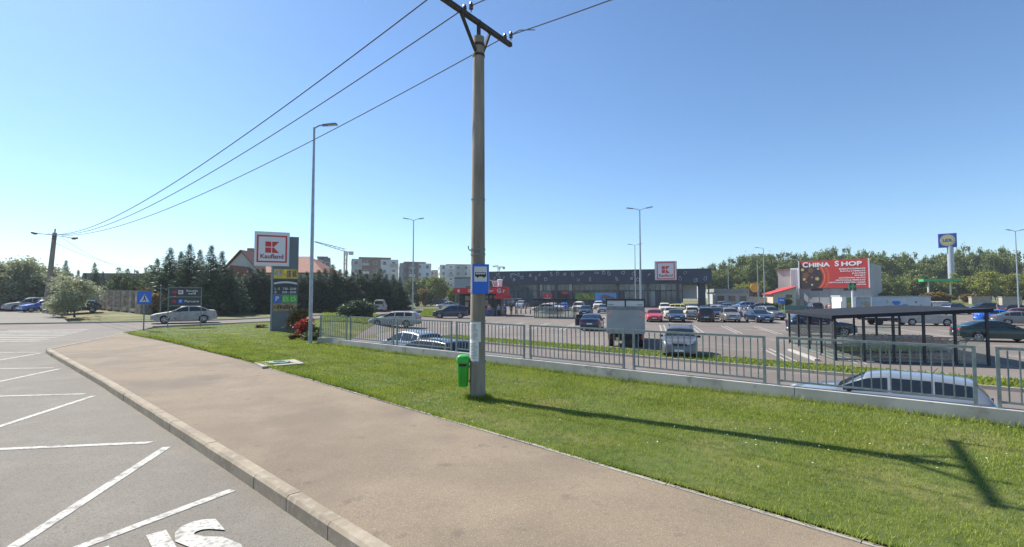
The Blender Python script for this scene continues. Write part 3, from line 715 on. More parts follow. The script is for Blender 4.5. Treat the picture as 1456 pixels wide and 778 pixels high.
# ------------------------------------------------------------------ utility pole at the bus stop
PC = mat('pole_concrete', (.185, .15, .115), .9, 0, .25, 5, bump=.6, bscale=40, detail=9, stretch=(1, 1, .16), col2=(.34, .295, .235))
IRON = mat('weathered_iron', (.055, .045, .04), .8, .2, .4, 14, bump=.4)
CERAM = mat('insulator_ceramic', (.07, .04, .03), .25, 0, .2, 20, coat=.5)
WIRE = mat('wire_aluminium', (.06, .06, .065), .85, .0, .1, 3)
p0 = W(679, 564, .18); PX, PY = p0.x, p0.y
up = thing('utility_pole', 'tall round concrete utility pole with iron crossarm at the bus stop', 'pole', (PX, PY, .17))
H_P = 8.5
def pr(z): return .183 - (.183 - .132) * z / H_P
mb = MB(); mb.lathe([(pr(0), -.6), (pr(0), 0)] + [(pr(z), z) for z in lin(.3, H_P, 18)], 24); mb.build('shaft', PC, up, smooth=50)
for z, wd in ((.82, .04), (1.75, .03), (2.42, .03), (3.3, .035), (3.42, .035), (4.6, .03), (8.05, .06), (8.3, .06)):
    mb = MB(); mb.lathe([(pr(z) + .001, z - wd / 2), (pr(z) + .012, z - wd / 2), (pr(z) + .012, z + wd / 2), (pr(z) + .001, z + wd / 2)], 24); mb.build('clamp_band', GALV if z < 8 else IRON, up)
MB().tube([(-pr(3.4) - .005, -.02, 3.38), (-pr(3.4) - .06, -.02, 3.43), (-pr(3.4) - .06, -.02, 3.5)], .012).build('hook', IRON, up)
AR = Vector((.50, .866, 0)).normalized(); TILT = Vector((0, 0, .1)); AN = Vector((-AR.y, AR.x, 0)); az = 8.86
arm = MB(); arm.bar((AR + TILT) * -1.5 + Vector((0, 0, az)), (AR + TILT) * 1.52 + Vector((0, 0, az)), .10, .10); arm = arm.build('crossarm', IRON, up)
for k in (-.72, .5):
    MB().bar((AR * (.13 if k > 0 else -.13)) + Vector((0, 0, 8.12)), (AR + TILT) * k + Vector((0, 0, az - .04)), .06).build('brace', IRON, up)
MB().bar((0, 0, 8.2), (0, 0, az + .06), .09).build('bracket', IRON, up)
def insul(k, off):
    b = (AR + TILT) * k + AN * off
    prof = [(.012, 0), (.012, .06), (.045, .07), (.052, .10), (.03, .115), (.048, .13), (.05, .16), (.03, .175), (.042, .19), (.03, .23), (.001, .24)]
    MB().lathe(prof, 12, (b.x, b.y, az + b.z + .05)).build('insulator', CERAM, up, smooth=40)
KS = (1.38, -.45, -1.38)
for k in KS: insul(k, .09); insul(k, -.09)
for k in (.55, -.8): MB().cyl((AR + TILT) * k + Vector((0, 0, az - .07)), (AR + TILT) * k + Vector((0, 0, az + .08)), .02).build('bolt', IRON, up)

# far pole at the end of the street
fx, fy = XD(66, 56), 56.; fz = zs(fx, fy)
fp = thing('utility_pole', 'leaning concrete street pole with two lamp arms behind the silvery trees', 'pole', (fx, fy, fz - .1)); fp.rotation_euler = (0, R(4), 0)
MB().lathe([(.28, 0), (.26, 4), (.2, 9.3)], 14).build('shaft', PC, fp, smooth=50)
MB().bar((0, 0, 9.3), (0, 0, 9.75), .09).build('pole_cap', IRON, fp)
for sg in (-1, 1):
    e = Vector((sg * 1.9, .3 * sg, 8.95 - .12 * sg)); a = MB().bar((0, 0, 9.0), e, .07).build('lamp_arm', GALV, fp)
    MB().lathe([(.001, -.36), (.12, -.3), (.17, 0), (.12, .3), (.001, .36)], 8, e + Vector((sg * .2, 0, 0)), Matrix.Rotation(R(80) * sg, 3, 'Y')).build('lamp_head', mat('lamp_grey', (.12, .13, .14), .5), fp, smooth=50)
for z in (8.6, 8.85): MB().lathe([(.2, z - .04), (.235, z - .04), (.235, z + .04), (.2, z + .04)], 12).build('clamp_band', IRON, fp)

def wire(a, b, sag, r0, r1, label, n=40):
    a, b = Vector(a), Vector(b); pts = []
    for i in range(n + 1):
        t = i / n; p = a.lerp(b, t); p.z -= 4 * sag * t * (1 - t); pts.append(p)
    o = MB().tube(pts, [r0 + (r1 - r0) * i / n for i in range(n + 1)], 5).build('overhead_wire', WIRE); tag(o, label, 'wire'); return o
def tip(k, off): b = (AR + TILT) * k + AN * off; return Vector((PX, PY, .17)) + b + Vector((0, 0, az + .2))
ftop = Vector((fx + .6, fy, fz + 9.0))
wire(tip(KS[2], .09), ftop + Vector((-.5, -.3, .05)), 1.7, .015, .03, 'overhead wire running left from the nearer end of the crossarm, leftmost of three')
wire(tip(KS[1], .09), ftop + Vector((.1, 0, 0)), 1.55, .015, .03, 'overhead wire running left from the middle insulators of the crossarm')
wire(tip(KS[0], .09), ftop + Vector((.6, .3, -.1)), 1.4, .015, .03, 'overhead wire passing behind the pole top, lowest of the three on the left')
nx = Vector((PX + .7071 * 32, PY - .7071 * 32, 9.0))
for k, lb in ((0, 'overhead wire leaving right from the far end of the crossarm'), (1, 'overhead wire leading towards the viewer from the middle insulators'), (2, 'overhead wire leading towards the viewer from the nearer crossarm end')):
    wire(tip(KS[k], -.09), nx + AR * KS[k], 1.1, .014, .014, lb)
MB().tube([tip(1.38, -.09), tip(1.38, -.35) + Vector((0, 0, .06)), tip(1.38, -.8) + Vector((0, 0, -.06))], .012).build('jumper_wire', WIRE); tag(bpy.data.objects['jumper_wire'], 'short looped jumper wire at the right end of the crossarm', 'wire')
far = Vector((XD(205, 85), 85, D(205, 386, 85).z))
for k in range(2): wire((fx + 1.5 - k, fy, fz + 8.6 - k * .5), far + Vector((k * 1.5, 0, k * .8)), 1.0, .018, .02, ['thin wire drooping right from the far street pole, upper of two', 'thin wire drooping right from the far street pole, lower of two'][k])

# bus stop plate
BLUE = mat('sign_blue', (.012, .13, .62), .35, 0, .06, 4); SWHITE = mat('sign_white', (.62, .64, .62), .4, 0, .06, 5); SBLACK = mat('sign_black', (.012, .012, .012), .5)
bs = thing('bus_stop_sign', 'blue bus stop plate with a black bus pictogram fixed to the concrete pole', 'sign', (PX + .075, PY - .2, 2.55), R(4))
w_, h_ = .375, .68
MB().prism([(-w_/2, 0), (w_/2, 0), (w_/2, h_), (-w_/2, h_)], -.012, .012, FRONT).build('plate', BLUE, bs)
MB().box((-w_/2 - .01, .01, h_/2), (.02, .05, h_)).box((w_/2 + .004, .01, h_/2), (.008, .04, h_)).build('plate_rim', SWHITE, bs)
MB().prism([(-.145, .28), (.145, .28), (.145, .625), (-.145, .625)], .012, .016, FRONT).build('pictogram_field', SWHITE, bs)
b = MB(); b.prism([(-.125, .395), (.125, .395), (.125, .475), (.11, .495), (-.125, .495)], .016, .020, FRONT)
for x in (-.07, .075): b.prism([(x + .024 * math.cos(t), .392 + .024 * math.sin(t)) for t in lin(0, 6.28, 13)[:-1]], .016, .0205, FRONT)
b.build('bus_pictogram', SBLACK, bs)
b = MB()
for i in range(6): x = -.108 + i * .037; b.prism([(x, .445), (x + .028, .445), (x + .028, .482), (x, .482)], .020, .023, FRONT)
b.build('bus_windows', SWHITE, bs)
for z in (.1, .55): MB().bar((-.05, .02, z), (-.05, .14, z), .03).build('bracket', GALV, bs)

# paper notices
PAPER = mat('paper', (.72, .71, .67), .8, 0, .06, 9)
def notice(z0, z1, a0, a1, label, rr, lines):
    root = thing('paper_notice', label, 'notice', (PX, PY, .17))
    vs = []; fs = []; n = 9
    for i in range(n):
        a = R(a0 + (a1 - a0) * i / (n - 1))
        for z in (z0, z1): vs.append(((pr(z) + rr) * math.cos(a), (pr(z) + rr) * math.sin(a), z + .006 * math.sin(i * 1.3)))
    fs = [(2*i, 2*i+2, 2*i+3, 2*i+1) for i in range(n - 1)]
    o = MB().add(vs, fs).build('sheet', PAPER, root, smooth=60)
    vs = []; fs = []
    for k in range(lines):
        z = z1 - .06 - k * (z1 - z0 - .1) / lines; b0 = a0 + (a1 - a0) * .12; b1 = a0 + (a1 - a0) * random.uniform(.55, .9)
        for i in range(7):
            a = R(b0 + (b1 - b0) * i / 6)
            for zz in (z - .007, z + .004): vs.append(((pr(z) + rr + .003) * math.cos(a), (pr(z) + rr + .003) * math.sin(a), zz))
        for i in range(6): q = k * 14 + 2 * i; fs.append((q, q + 2, q + 3, q + 1))
    MB().add(vs, fs).build('printed_lines', mat('print_grey', (.22, .22, .24), .8), root)
notice(1.28, 1.74, -172, -62, 'white printed timetable sheet wrapped round the pole, upper of two', .004, 13)
notice(.84, 1.30, -168, -78, 'white printed sheet wrapped round the pole, lower of two', .007, 11)

# green bin
BIN = mat('green_plastic', (.03, .42, .035), .38, 0, .08, 6, coat=.15)
gb = thing('litter_bin', 'bright green plastic litter bin with domed lid hung on the concrete pole', 'bin', (PX - .33, PY - .03, .42))
def rrect(w, d, n=4, c=.06):
    out = []
    for cx, cy, a0 in ((w/2-c, d/2-c, 0), (-w/2+c, d/2-c, 90), (-w/2+c, -d/2+c, 180), (w/2-c, -d/2+c, 270)):
        for k in range(n): a = R(a0 + 90 * k / (n - 1)); out.append((cx + c * math.cos(a), cy + c * math.sin(a)))
    return out
def loft(secs):
    vs = []; fs = []; n = len(secs[0][1])
    for z, p in secs: vs += [(x, y, z) for x, y in p]
    for k in range(len(secs) - 1):
        for i in range(n): j = (i + 1) % n; fs.append((k*n+i, k*n+j, (k+1)*n+j, (k+1)*n+i))
    fs += [tuple(range(n))[::-1], tuple(range((len(secs)-1)*n, len(secs)*n))]; return MB().add(vs, fs)
loft([(0, rrect(.2, .17)), (.02, rrect(.215, .19)), (.56, rrect(.265, .235))]).build('bin_body', BIN, gb, smooth=45)
lid = loft([(.555, rrect(.30, .27)), (.62, rrect(.30, .27)), (.66, rrect(.29, .26)), (.70, rrect(.25, .22)), (.725, rrect(.17, .14))]).build('lid', BIN, gb, smooth=45)
MB().box((0, -.133, .50), (.17, .01, .06)).build('slot', SBLACK, gb)
MB().box((.19, .01, .45), (.14, .04, .05)).box((.19, .01, .12), (.14, .04, .05)).build('bracket', GALV, gb)
for x in (-.06, 0, .06): MB().box((x, -.112, .25), (.012, .02, .34)).build('rib', BIN, gb)

# manhole
mp = W(397, 517, .19)
mh = thing('manhole', 'round green manhole cover in a square concrete frame set in the lawn', 'manhole', (mp.x, mp.y, .175), R(38))
for x, y, sx, sy in ((0, .52, 1.3, .26), (0, -.52, 1.3, .26), (.52, 0, .26, .78), (-.52, 0, .26, .78)): MB().box((x, y, 0), (sx - .004, sy - .004, .09)).build('frame_stone', MT['concrete'], mh)
MB().box((0, 0, -.01), (.78, .78, .07)).build('soil_infill', mat('soil', (.15, .11, .07), .95, 0, .3, 8), mh)
c = MB().lathe([(.33, 0), (.33, .075), (.30, .082), (.001, .084)], 28).build('cover', mat('cover_green', (.13, .25, .18), .7, 0, .3, 5), mh, smooth=40)
for k in range(5): MB().box((0, -.2 + k * .1, .088), (.4 - abs(k - 2) * .07, .03, .012)).build('cover_rib', MT['cover_green'], c)

# ------------------------------------------------------------------ lamp posts
HEAD = mat('lamp_head_grey', (.22, .24, .25), .4, .3, .1, 6); LENS = mat('lamp_lens', (.7, .7, .66), .2, 0, .05, 5)
def lamp_post(x, y, h, heads, label, z=None, rz=0, reach=.9, r=.095):
    t = thing('lamp_post', label, 'lamp post', (x, y, zs(x, y) - .02 if z is None else z), rz)
    MB().lathe([(r * 1.0, 0), (r, .3), (r * .9, h * .5), (r * .55, h)], 12).build('pole', LAMPST, t, smooth=50)
    MB().box((0, 0, .02), (r * 4.2, r * 4.2, .04)).build('base_plate', LAMPST, t)
    MB().box((0, -r - .003, .9), (.1, .02, .4)).build('access_door', LAMPST, t)
    for a in heads:
        dx, dy = math.cos(a), math.sin(a)
        MB().tube([(0, 0, h - .05), (dx * reach * .35, dy * reach * .35, h + .10), (dx * reach * .7, dy * reach * .7, h + .17)], .035, 6).build('arm', LAMPST, t)
        q = Matrix.Rotation(a, 3, 'Z'); c = Vector((dx * (reach * .7 + .33), dy * (reach * .7 + .33), h + .21)); tilt = q @ Matrix.Rotation(R(-10), 3, 'Y')
        mb = MB(); vs = [(-.38, -.08, -.04), (.36, -.16, -.035), (.36, .16, -.035), (-.38, .08, -.04), (-.36, -.06, .05), (.28, -.12, .045), (.28, .12, .045), (-.36, .06, .05)]
        mb.add([c + tilt @ Vector(v) for v in vs], ((3,2,1,0),(4,5,6,7),(0,1,5,4),(1,2,6,5),(2,3,7,6),(3,0,4,7))); hd = mb.build('lamp_head', HEAD, t)
        MB().box(c + tilt @ Vector((.1, 0, -.045)), (.42, .2, .012), m=tilt).build('lens', LENS, hd)
    return t
g = W(441, 487, .2); lamp_post(g.x, g.y, 10.9, [R(15)], 'grey steel lamp post with a single head beside the store totem', z=lawn_z(g.x, g.y) - .02, reach=.6)
lamp_post(XD(587, 60), 60, 12.1, [R(0), R(180)], 'two-headed lamp post by the grass island left of the kiosk')
lamp_post(XD(911, 52), 52, 12.3, [R(-16), R(164)], 'tallest two-headed lamp post, rising behind the white box truck', reach=1.0, r=.11)
lamp_post(XD(903.5, 88), 88, 12.0, [R(-16), R(164)], 'two-headed lamp post in front of the store, just left of the tallest one')
lamp_post(XD(1087, 95), 95, 12.1, [R(150)], 'single-headed lamp post right of the store, by the shed with red roof', reach=1.2)
lamp_post(XD(1078, 118), 118, 12.0, [R(150)], 'lamp post just left of the one by the red-roofed shed', reach=1.2)
lamp_post(XD(1036, 145), 145, 12.0, [R(150)], 'distant thin lamp post in front of the woods right of the store', reach=1.2)
lamp_post(XD(1448, 68), 68, 12.0, [R(0), R(180)], 'two-headed lamp post at the right edge of the view')
lamp_post(XD(582.5, 150), 150, 11, [R(0), R(180)], 'far thin lamp post seen beside the grass island lamp')

# ------------------------------------------------------------------ signs on the left
SIGNG = mat('sign_charcoal', (.045, .05, .055), .5, 0, .06, 3); RED = mat('sign_red', (.55, .03, .035), .4, 0, .05, 3); REDD = mat('logo_red', (.62, .02, .03), .4, 0, .05, 2); LGREY = mat('sign_light_grey', (.66, .67, .68), .4, 0, .04, 2)
g = W(204, 470, .2)
cs = thing('crossing_sign', 'blue square pedestrian crossing sign on a steel post', 'sign', (g.x, g.y, lawn_z(g.x, g.y) - .02), R(30))
MB().cyl((0, 0, 0), (0, 0, 2.6), .04, n=10).build('post', GALV, cs)
MB().box((0, -.055, 2.2), (.78, .02, .86)).build('plate', BLUE, cs)
MB().prism([(-.27, 1.93), (.27, 1.93), (0, 2.45)], .068, .072, FRONT).build('white_triangle', SWHITE, cs)
b = MB(); b.prism([(-.02, 2.3), (.03, 2.3), (.05, 2.17), (.1, 1.98), (.05, 1.98), (.0, 2.12), (-.06, 1.98), (-.11, 1.98), (-.03, 2.17)], .072, .075, FRONT); b.prism([(.005 + .035 * math.cos(t), 2.345 + .035 * math.sin(t)) for t in lin(0, 6.28, 11)[:-1]], .072, .075, FRONT)
b.build('walking_figure', SBLACK, cs)
MB().box((-.46, -.02, 2.12), (.05, .05, .32)).build('side_reflector', SWHITE, cs)

g = W(262, 465, .2)
ds = thing('direction_sign', 'grey two-panel direction sign for deliveries and parking on steel posts', 'sign', (g.x, g.y, lawn_z(g.x, g.y) - .02), R(32))
for x in (-1.02, 1.02): MB().box((x, 0, 1.5), (.06, .06, 3.0)).build('post', GALV, ds)
for z in (2.98, 2.28, 1.62): MB().box((0, 0, z), (1.98, .05, .06)).build('frame_rail', GALV, ds)
for z, tx, sq, wd in ((2.63, 'Recepție\nmarfă', LGREY, .72), (1.95, 'Parcare', BLUE, .9)):
    pn = MB().box((0, 0, z), (1.96, .04, .6)).build('panel', SIGNG, ds)
    MB().prism([(-.8, -.06), (-.66, -.06), (-.66, -.14), (-.5, 0), (-.66, .14), (-.66, .06), (-.8, .06)], .021, .026, FRONT, (0, 0, z)).build('arrow', RED, pn)
    MB().box((-.28, -.024, z), (.3, .01, .3)).build('symbol_square', sq, pn)
    text('P' if sq is BLUE else 'K', .26, SWHITE if sq is BLUE else REDD, pn, (-.28, -.031, z), bold=.01, name='symbol_letter')
    text(tx, .2 if '\n' in tx else .24, SWHITE, pn, (.42, -.024, z), width=wd, bold=.004)

def k_logo(parent, cx, cz, s, yf, letter=True):
    """logo of side s, centred at cx, cz, face at y = yf"""
    def pl(poly, m, nm, d0=.0, d1=.012): return MB().prism([(cx + x * s, cz + z * s) for x, z in poly], -yf + d0, -yf + d1, FRONT).build(nm, m, parent)
    for poly in ([(-.45, .40), (.45, .40), (.45, .45), (-.45, .45)], [(-.45, -.45), (.45, -.45), (.45, -.40), (-.45, -.40)], [(-.45, -.40), (-.40, -.40), (-.40, .40), (-.45, .40)], [(.40, -.40), (.45, -.40), (.45, .40), (.40, .40)]): pl(poly, REDD, 'logo_border')
    for poly in ([(-.20, .07), (-.03, .07), (-.03, .24), (-.20, .24)], [(-.20, -.13), (-.03, -.13), (-.03, .04), (-.20, .04)], [(.0, .07), (.055, .07), (.21, .24), (.0, .24)], [(.0, .04), (.055, .04), (.21, -.13), (.0, -.13)]): pl(poly, REDD, 'logo_block')
    if letter: text('Kaufland', s * .2, mat('logo_dark_red', (.30, .02, .03), .45), parent, (cx, yf - .008, cz - .255 * s), width=s * .68, bold=s * .004)

g = W(404, 470, .2)
tm = thing('store_totem', 'tall grey store totem with a white logo box, opening hours and parking symbols', 'totem', (g.x, g.y, lawn_z(g.x, g.y) - .05), R(24))
TG = mat('totem_grey', (.13, .15, .17), .4, .2, .06, 2); TG2 = mat('totem_edge', (.28, .31, .34), .4, .2, .06, 2)
MB().box((.02, 0, 3.17), (1.55, .34, 6.34)).build('slab', TG, tm)
MB().box((-.80, 0, 2.2), (.09, .38, 4.4)).build('edge_profile', TG2, tm)
bx_ = MB().box((-.82, -.02, 5.46), (2.08, .6, 2.26)).build('logo_box', LGREY, tm)
MB().box((-.82, -.325, 5.46), (2.0, .02, 2.18)).build('logo_panel', mat('panel_white', (.72, .74, .76), .35, 0, .03, 2), bx_)
k_logo(bx_, -.82, 5.46, 2.0, -.336)
fy_ = -.175
pp = MB().box((.03, fy_ - .012, 3.83), (1.46, .02, .62)).build('yellow_poster', mat('poster_yellow', (.75, .52, .05), .5, 0, .35, 3), tm)
MB().box((-.42, fy_ - .026, 3.9), (.5, .01, .3)).build('poster_block', mat('poster_grey', (.38, .36, .30), .5, 0, .4, 9), pp)
for x in (.22, .56): MB().box((x, fy_ - .026, 3.83), (.26, .01, .46)).build('poster_picture', mat('poster_brown', (.26, .16, .08), .5, 0, .6, 9), pp)
hp = MB().box((.03, fy_ - .012, 2.98), (1.46, .02, .98)).build('hours_panel', SIGNG, tm)
arc = [(x, .30 - .10 * (x / .73) ** 2) for x in lin(-.70, .70, 13)]; MB().prism([(.03 + x, 2.98 + z - .07) for x, z in arc] + [(.03 + x, 2.98 + z + .05) for x, z in arc[::-1]], .198, .204, FRONT).build('white_arc', SWHITE, hp)
text('L - S    7.30 - 22.00', .2, SWHITE, hp, (.03, fy_ - .026, 2.83), width=1.3, bold=.006); text('D       8.00 - 20.00', .2, SWHITE, hp, (.03, fy_ - .026, 2.6), width=1.3, bold=.006)
for x, m, ch in ((-.46, BLUE, 'P'), (.06, mat('sign_green', (.12, .50, .05), .45, 0, .06, 3), ''), (.52, MT['sign_green'], '')):
    q = MB().box((x, fy_ - .012, 2.16), (.42, .02, .46)).build('symbol_panel', m, tm)
    if ch: text(ch, .42, SWHITE, q, (x, fy_ - .026, 2.16), bold=.012)
    else: MB().tube([(x - .13, fy_ - .028, 2.06), (x - .13, fy_ - .028, 2.26), (x + .05, fy_ - .028, 2.26), (x + .1, fy_ - .028, 2.18), (x + .14, fy_ - .028, 2.06)], .02, 4).cyl((x - .06, fy_ - .03, 2.04), (x - .06, fy_ - .02, 2.04), .035).build('cart_symbol', SWHITE, q)
q = MB().box((.03, fy_ - .012, 1.62), (1.46, .02, .52)).build('fresh_poster', mat('poster_wood', (.36, .24, .11), .6, 0, .5, 6), tm)
text('FRESH', .3, mat('print_dark', (.04, .035, .02), .6), q, (.03, fy_ - .026, 1.60), bold=.012, width=.95)

# ------------------------------------------------------------------ houses, blocks, store
def box_faces(mb, x0, x1, y0, y1, z0, z1): return mb.box(((x0+x1)/2, (y0+y1)/2, (z0+z1)/2), (x1-x0, y1-y0, z1-z0))
WIN = mat('window_glass', (.03, .04, .05), .08, 0, .2, .6, spec=.7); WFR = mat('window_frame_white', (.65, .66, .66), .5)
CREAM = mat('render_cream', (.66, .61, .50), .85, 0, .08, .6); TILE = mat('roof_tile_red', (.25, .10, .065), .8, 0, .3, 2.5, bump=.6, bscale=12, stretch=(1, 4, 4))
hx0, hx1, hy = XD(328, 80), XD(462, 80), 80.
hs = thing('house', 'cream house with red tiled roof and chimney behind the conifers', 'house', (hx0, hy, .5))
HW = hx1 - hx0; ez, rz_ = 6.0, 8.9
box_faces(MB(), .6, HW - .6, 0, 9, -.5, ez).build('wall', CREAM, hs)
mb = MB(); o = .6
mb.add([(0, -o, ez-.15), (HW, -o, ez-.15), (HW, 9+o, ez-.15), (0, 9+o, ez-.15), (3.2, 4.5, rz_), (HW - 4.5, 4.5, rz_)], [(0, 1, 5, 4), (1, 2, 5), (2, 3, 4, 5), (3, 0, 4), (3, 2, 1, 0)])
rf = mb.build('roof', TILE, hs)
# projecting gable wing
gx0, gx1 = .2, 5.4; gm = (gx0 + gx1) / 2
MB().prism([(gx0, -.5), (gx1, -.5), (gx1, ez + .2), (gm, 9.0), (gx0, ez + .2)], -1.0, 2.2, FRONT).build('wing_wall', CREAM, hs)
mb = MB(); th = .18
for a, b_ in (((gx0 - .5, ez - .2), (gm, 9.25)), ((gx1 + .5, ez - .2), (gm, 9.25))):
    mb.add([(a[0], -2.6, a[1]), (b_[0], -2.6, b_[1]), (b_[0], 5, b_[1]), (a[0], 5, a[1]), (a[0], -2.6, a[1] + th), (b_[0], -2.6, b_[1] + th), (b_[0], 5, b_[1] + th), (a[0], 5, a[1] + th)], ((3,2,1,0),(4,5,6,7),(0,1,5,4),(1,2,6,5),(2,3,7,6),(3,0,4,7)))
wr_ = mb.build('wing_roof', TILE, hs)
MB().prism([(gx0 + .9, 5.1), (gx1 + .2, 5.1), (gx1 - 1.0, 6.6), (gx0 + 1.7, 6.9)], 2.6, 3.6, FRONT).build('porch_roof', TILE, hs)
MB().box((1.4, 3.2, 8.9), (.9, .7, 2.6)).build('chimney', mat('brick_chimney', (.25, .2, .17), .9, 0, .2, 4), rf)
MB().cyl((3.4, 4.5, 8.8), (3.4, 4.5, 12.2), .04, n=6).build('aerial', IRON, rf)
for x, z, w_, h_ in ((1.6, 4.4, 1.1, 1.4), (3.7, 4.4, .7, 1.0), (7.4, 4.3, 1.2, 1.4), (10.3, 4.3, 1.2, 1.4), (13.2, 4.3, 1.2, 1.4), (7.4, 1.5, 1.2, 1.4), (10.3, 1.5, 1.2, 1.4)):
    y = -2.23 if x < 5.4 else -.03; f = MB().box((x, y, z), (w_ + .2, .08, h_ + .2)).build('window', WFR, hs); MB().box((x, y - .045, z), (w_, .02, h_)).build('pane', WIN, f)
MB().box((HW / 2, -.62, ez - .22), (HW, .14, .14)).build('gutter', mat('gutter_brown', (.10, .05, .035), .6), hs)

LRENDER = [mat('block_grey', (.44, .43, .41), .9, 0, .06, .1), mat('block_brown', (.25, .175, .14), .9, 0, .06, .1), mat('block_white', (.66, .66, .64), .9, 0, .05, .1)]
winme = MB().box((0, 0, 0), (1.3, .12, 1.5)).mesh('window'); paneme = MB().box((0, -.07, 0), (1.1, .03, 1.3)).mesh('pane')
def block(px0, px1, d, ytop, yaw, cols, label, floors=5, balc=True, peak=0):
    x0 = XD(px0, d); Lr = None
    top = D(px0, ytop, d).z; z0 = zs(x0, d) - .3
    c, s_ = math.cos(R(yaw)), math.sin(R(yaw)); u1 = (px1 - CX) / F_PX; L = (u1 * d - x0) / (c - u1 * s_)
    t = thing('apartment_block', label, 'building', (x0, d, z0), R(yaw)); H = top - z0; dep = 14
    xa = 0
    for frac, ci in cols:
        xb = xa + L * frac
        MB().prism([(xa, 0), (xb, 0), (xb, H + (peak if ci == 1 else 0) * .3), (xa, H + (peak if ci == 1 else 0) * .3)], -dep, 0, FRONT).build('wall', LRENDER[ci], t); xa = xb
    MB().box((L / 2, dep / 2, H + .25 + peak * .3), (L * .7, dep * .7, .5)).build('roof', LRENDER[1], t)
    for y, sg in ((-.02, 0),):
        n = max(3, int(L / 3.3))
        for i in range(n):
            for f in range(floors):
                x = (i + .5) * L / n; z = (f + .55) * H / floors
                if balc and i % 3 == 1:
                    bl = MB().box((x, -.7, z - 1.1), (2.6, 1.4, .15)).box((x, -1.38, z - .6), (2.6, .06, .9)).build('balcony', LRENDER[2 if f % 2 else 0], t)
                w = put('window', winme, WFR, t, (x, -.03, z)); put('pane', paneme, WIN, w)
    # side wall windows
    for sgn, xw in ((-1, -.03), (1, L + .03)):
        for f in range(floors):
            for k in range(3):
                w = put('window', winme, WFR, t, (xw, 2.6 + k * 4.2, (f + .55) * H / floors), R(90 * sgn)); put('pane', paneme, WIN, w)
    return t
block(499, 566, 190, 368, 18, [(.22, 0), (.40, 1), (.38, 2)], 'brown and grey apartment block nearest the crane', peak=1.5)
block(568, 613, 205, 374, 18, [(.12, 0), (.48, 1), (.40, 2)], 'brown-fronted apartment block second from the crane', peak=1)
block(625, 688, 230, 376.5, 12, [(.35, 2), (.25, 0), (.40, 2)], 'pale grey apartment block left of the concrete pole', 6)
block(612, 627, 270, 385, 12, [(1, 0)], 'small distant grey apartment block between two larger ones', 5)
block(446, 469, 140, 369, 20, [(.55, 0), (.45, 1)], 'small grey block with brown end just right of the red-roofed house', 4, balc=False, peak=2)

YEL = mat('crane_paint', (.42, .40, .34), .6, 0, .1, 1)
def crane(px, d, ytop, jl, jr, rise, label, t=.35):
    x = XD(px, d); zt = D(px, ytop, d).z; c = thing('tower_crane', label, 'crane', (x, d, -1))
    H = zt + 1; mb = MB(); w = 1.2
    for sx in (-1, 1):
        for sy in (-1, 1): mb.bar((sx * w / 2, sy * w / 2, 0), (sx * w / 2, sy * w / 2, H), t)
    n = int(H / 2.5)
    for i in range(n):
        z0, z1 = i * H / n, (i + 1) * H / n; s1 = 1 if i % 2 else -1
        mb.bar((-s1 * w / 2, -w / 2, z0), (s1 * w / 2, -w / 2, z1), t * .6); mb.bar((-w / 2, -s1 * w / 2, z0), (-w / 2, s1 * w / 2, z1), t * .6)
    mb.build('mast', YEL, c)
    mb = MB(); a, b = Vector((0, 0, H)), Vector((-jl, 0, H + rise)); up_ = Vector((0, 0, 1.3))
    mb.bar(a, b, t); mb.bar(a + up_, b + up_ * .3, t); n = int(jl / 2.2)
    for i in range(n): mb.bar(a.lerp(b, i / n) + (up_ * (1 - .7 * i / n) if i % 2 else Vector()), a.lerp(b, (i + 1) / n) + (Vector() if i % 2 else up_ * (1 - .7 * i / n)), t * .6)
    mb.build('jib', YEL, c)
    MB().bar((0, 0, H + .2), (jr, 0, H + .2 - rise * .2), t * 1.5).build('counter_jib', YEL, c); MB().box((jr * .85, 0, H - .8), (2, 1.2, 1.8)).build('counterweight', LRENDER[0], c); MB().box((.8, -1, H - 1), (1.4, 1.4, 1.8)).build('cab', WFR, c)
crane(490.5, 250, 358, 16, 3.4, 5.0, 'pale tower crane with raised jib above the conifers')
crane(709, 400, 380, 5, 5, .5, 'tiny distant tower crane above the store roof', .5)

# ------------------------------------------------------------------ the store
NAVY = mat('facade_anthracite', (.026, .040, .068), .5, .1, .08, .4); NAVY2 = mat('facade_grey', (.05, .06, .075), .5, .1, .08, .5)
SG = mat('shopfront_glass', (.05, .085, .10), .07, 0, .45, .25, spec=.8); SGL = mat('shopfront_glass_pale', (.16, .23, .25), .1, 0, .3, .2, spec=.7); EMB = mat('emblem_white', (.60, .63, .66), .5, 0, .05, 3)
sx0 = XD(690, 122); STZ = zs(sx0, 122) + .1
st = thing('supermarket', 'long dark flat-roofed supermarket with glazed front and white fruit emblems', 'building', (sx0, 122, STZ), math.atan2(AY, AX))
SL, SH, SB = 53.0, 8.55, 5.3
def kx(px, d0=122): u = (px - CX) / F_PX; return (d0 * u - sx0) / (AX - AY * u)
box_faces(MB(), 0, SL, .0, 1.2, SB, SH).build('fascia', NAVY, st)
box_faces(MB(), 0, SL - 6, 1.25, 40, -.3, SH - .5).build('hall', NAVY2, st)
box_faces(MB(), SL - 6, SL, 1.25, 40, SB + .1, SH - .4).build('canopy_roof', NAVY, st)
for i in range(10): box_faces(MB(), SL * i / 10 + .02, SL * (i + 1) / 10 - .02, -.05, -.003, SB + .02, SH + .02).build('fascia_panel', NAVY, st)
npn = 40; gx = SL - 6.2
for i in range(npn):
    xa, xb = .3 + i * (gx - .3) / npn, .3 + (i + 1) * (gx - .3) / npn
    lo = SG if i % 7 else NAVY2
    box_faces(MB(), xa + .05, xb - .05, .95, 1.2, .1, 3.55).build('pane', SGL if i < 4 or i in (33, 34) else lo, st)
    box_faces(MB(), xa + .05, xb - .05, .95, 1.2, 3.8, SB - .05).build('pane', SGL if i in (6, 13, 30, 31, 32, 36) else SG, st)
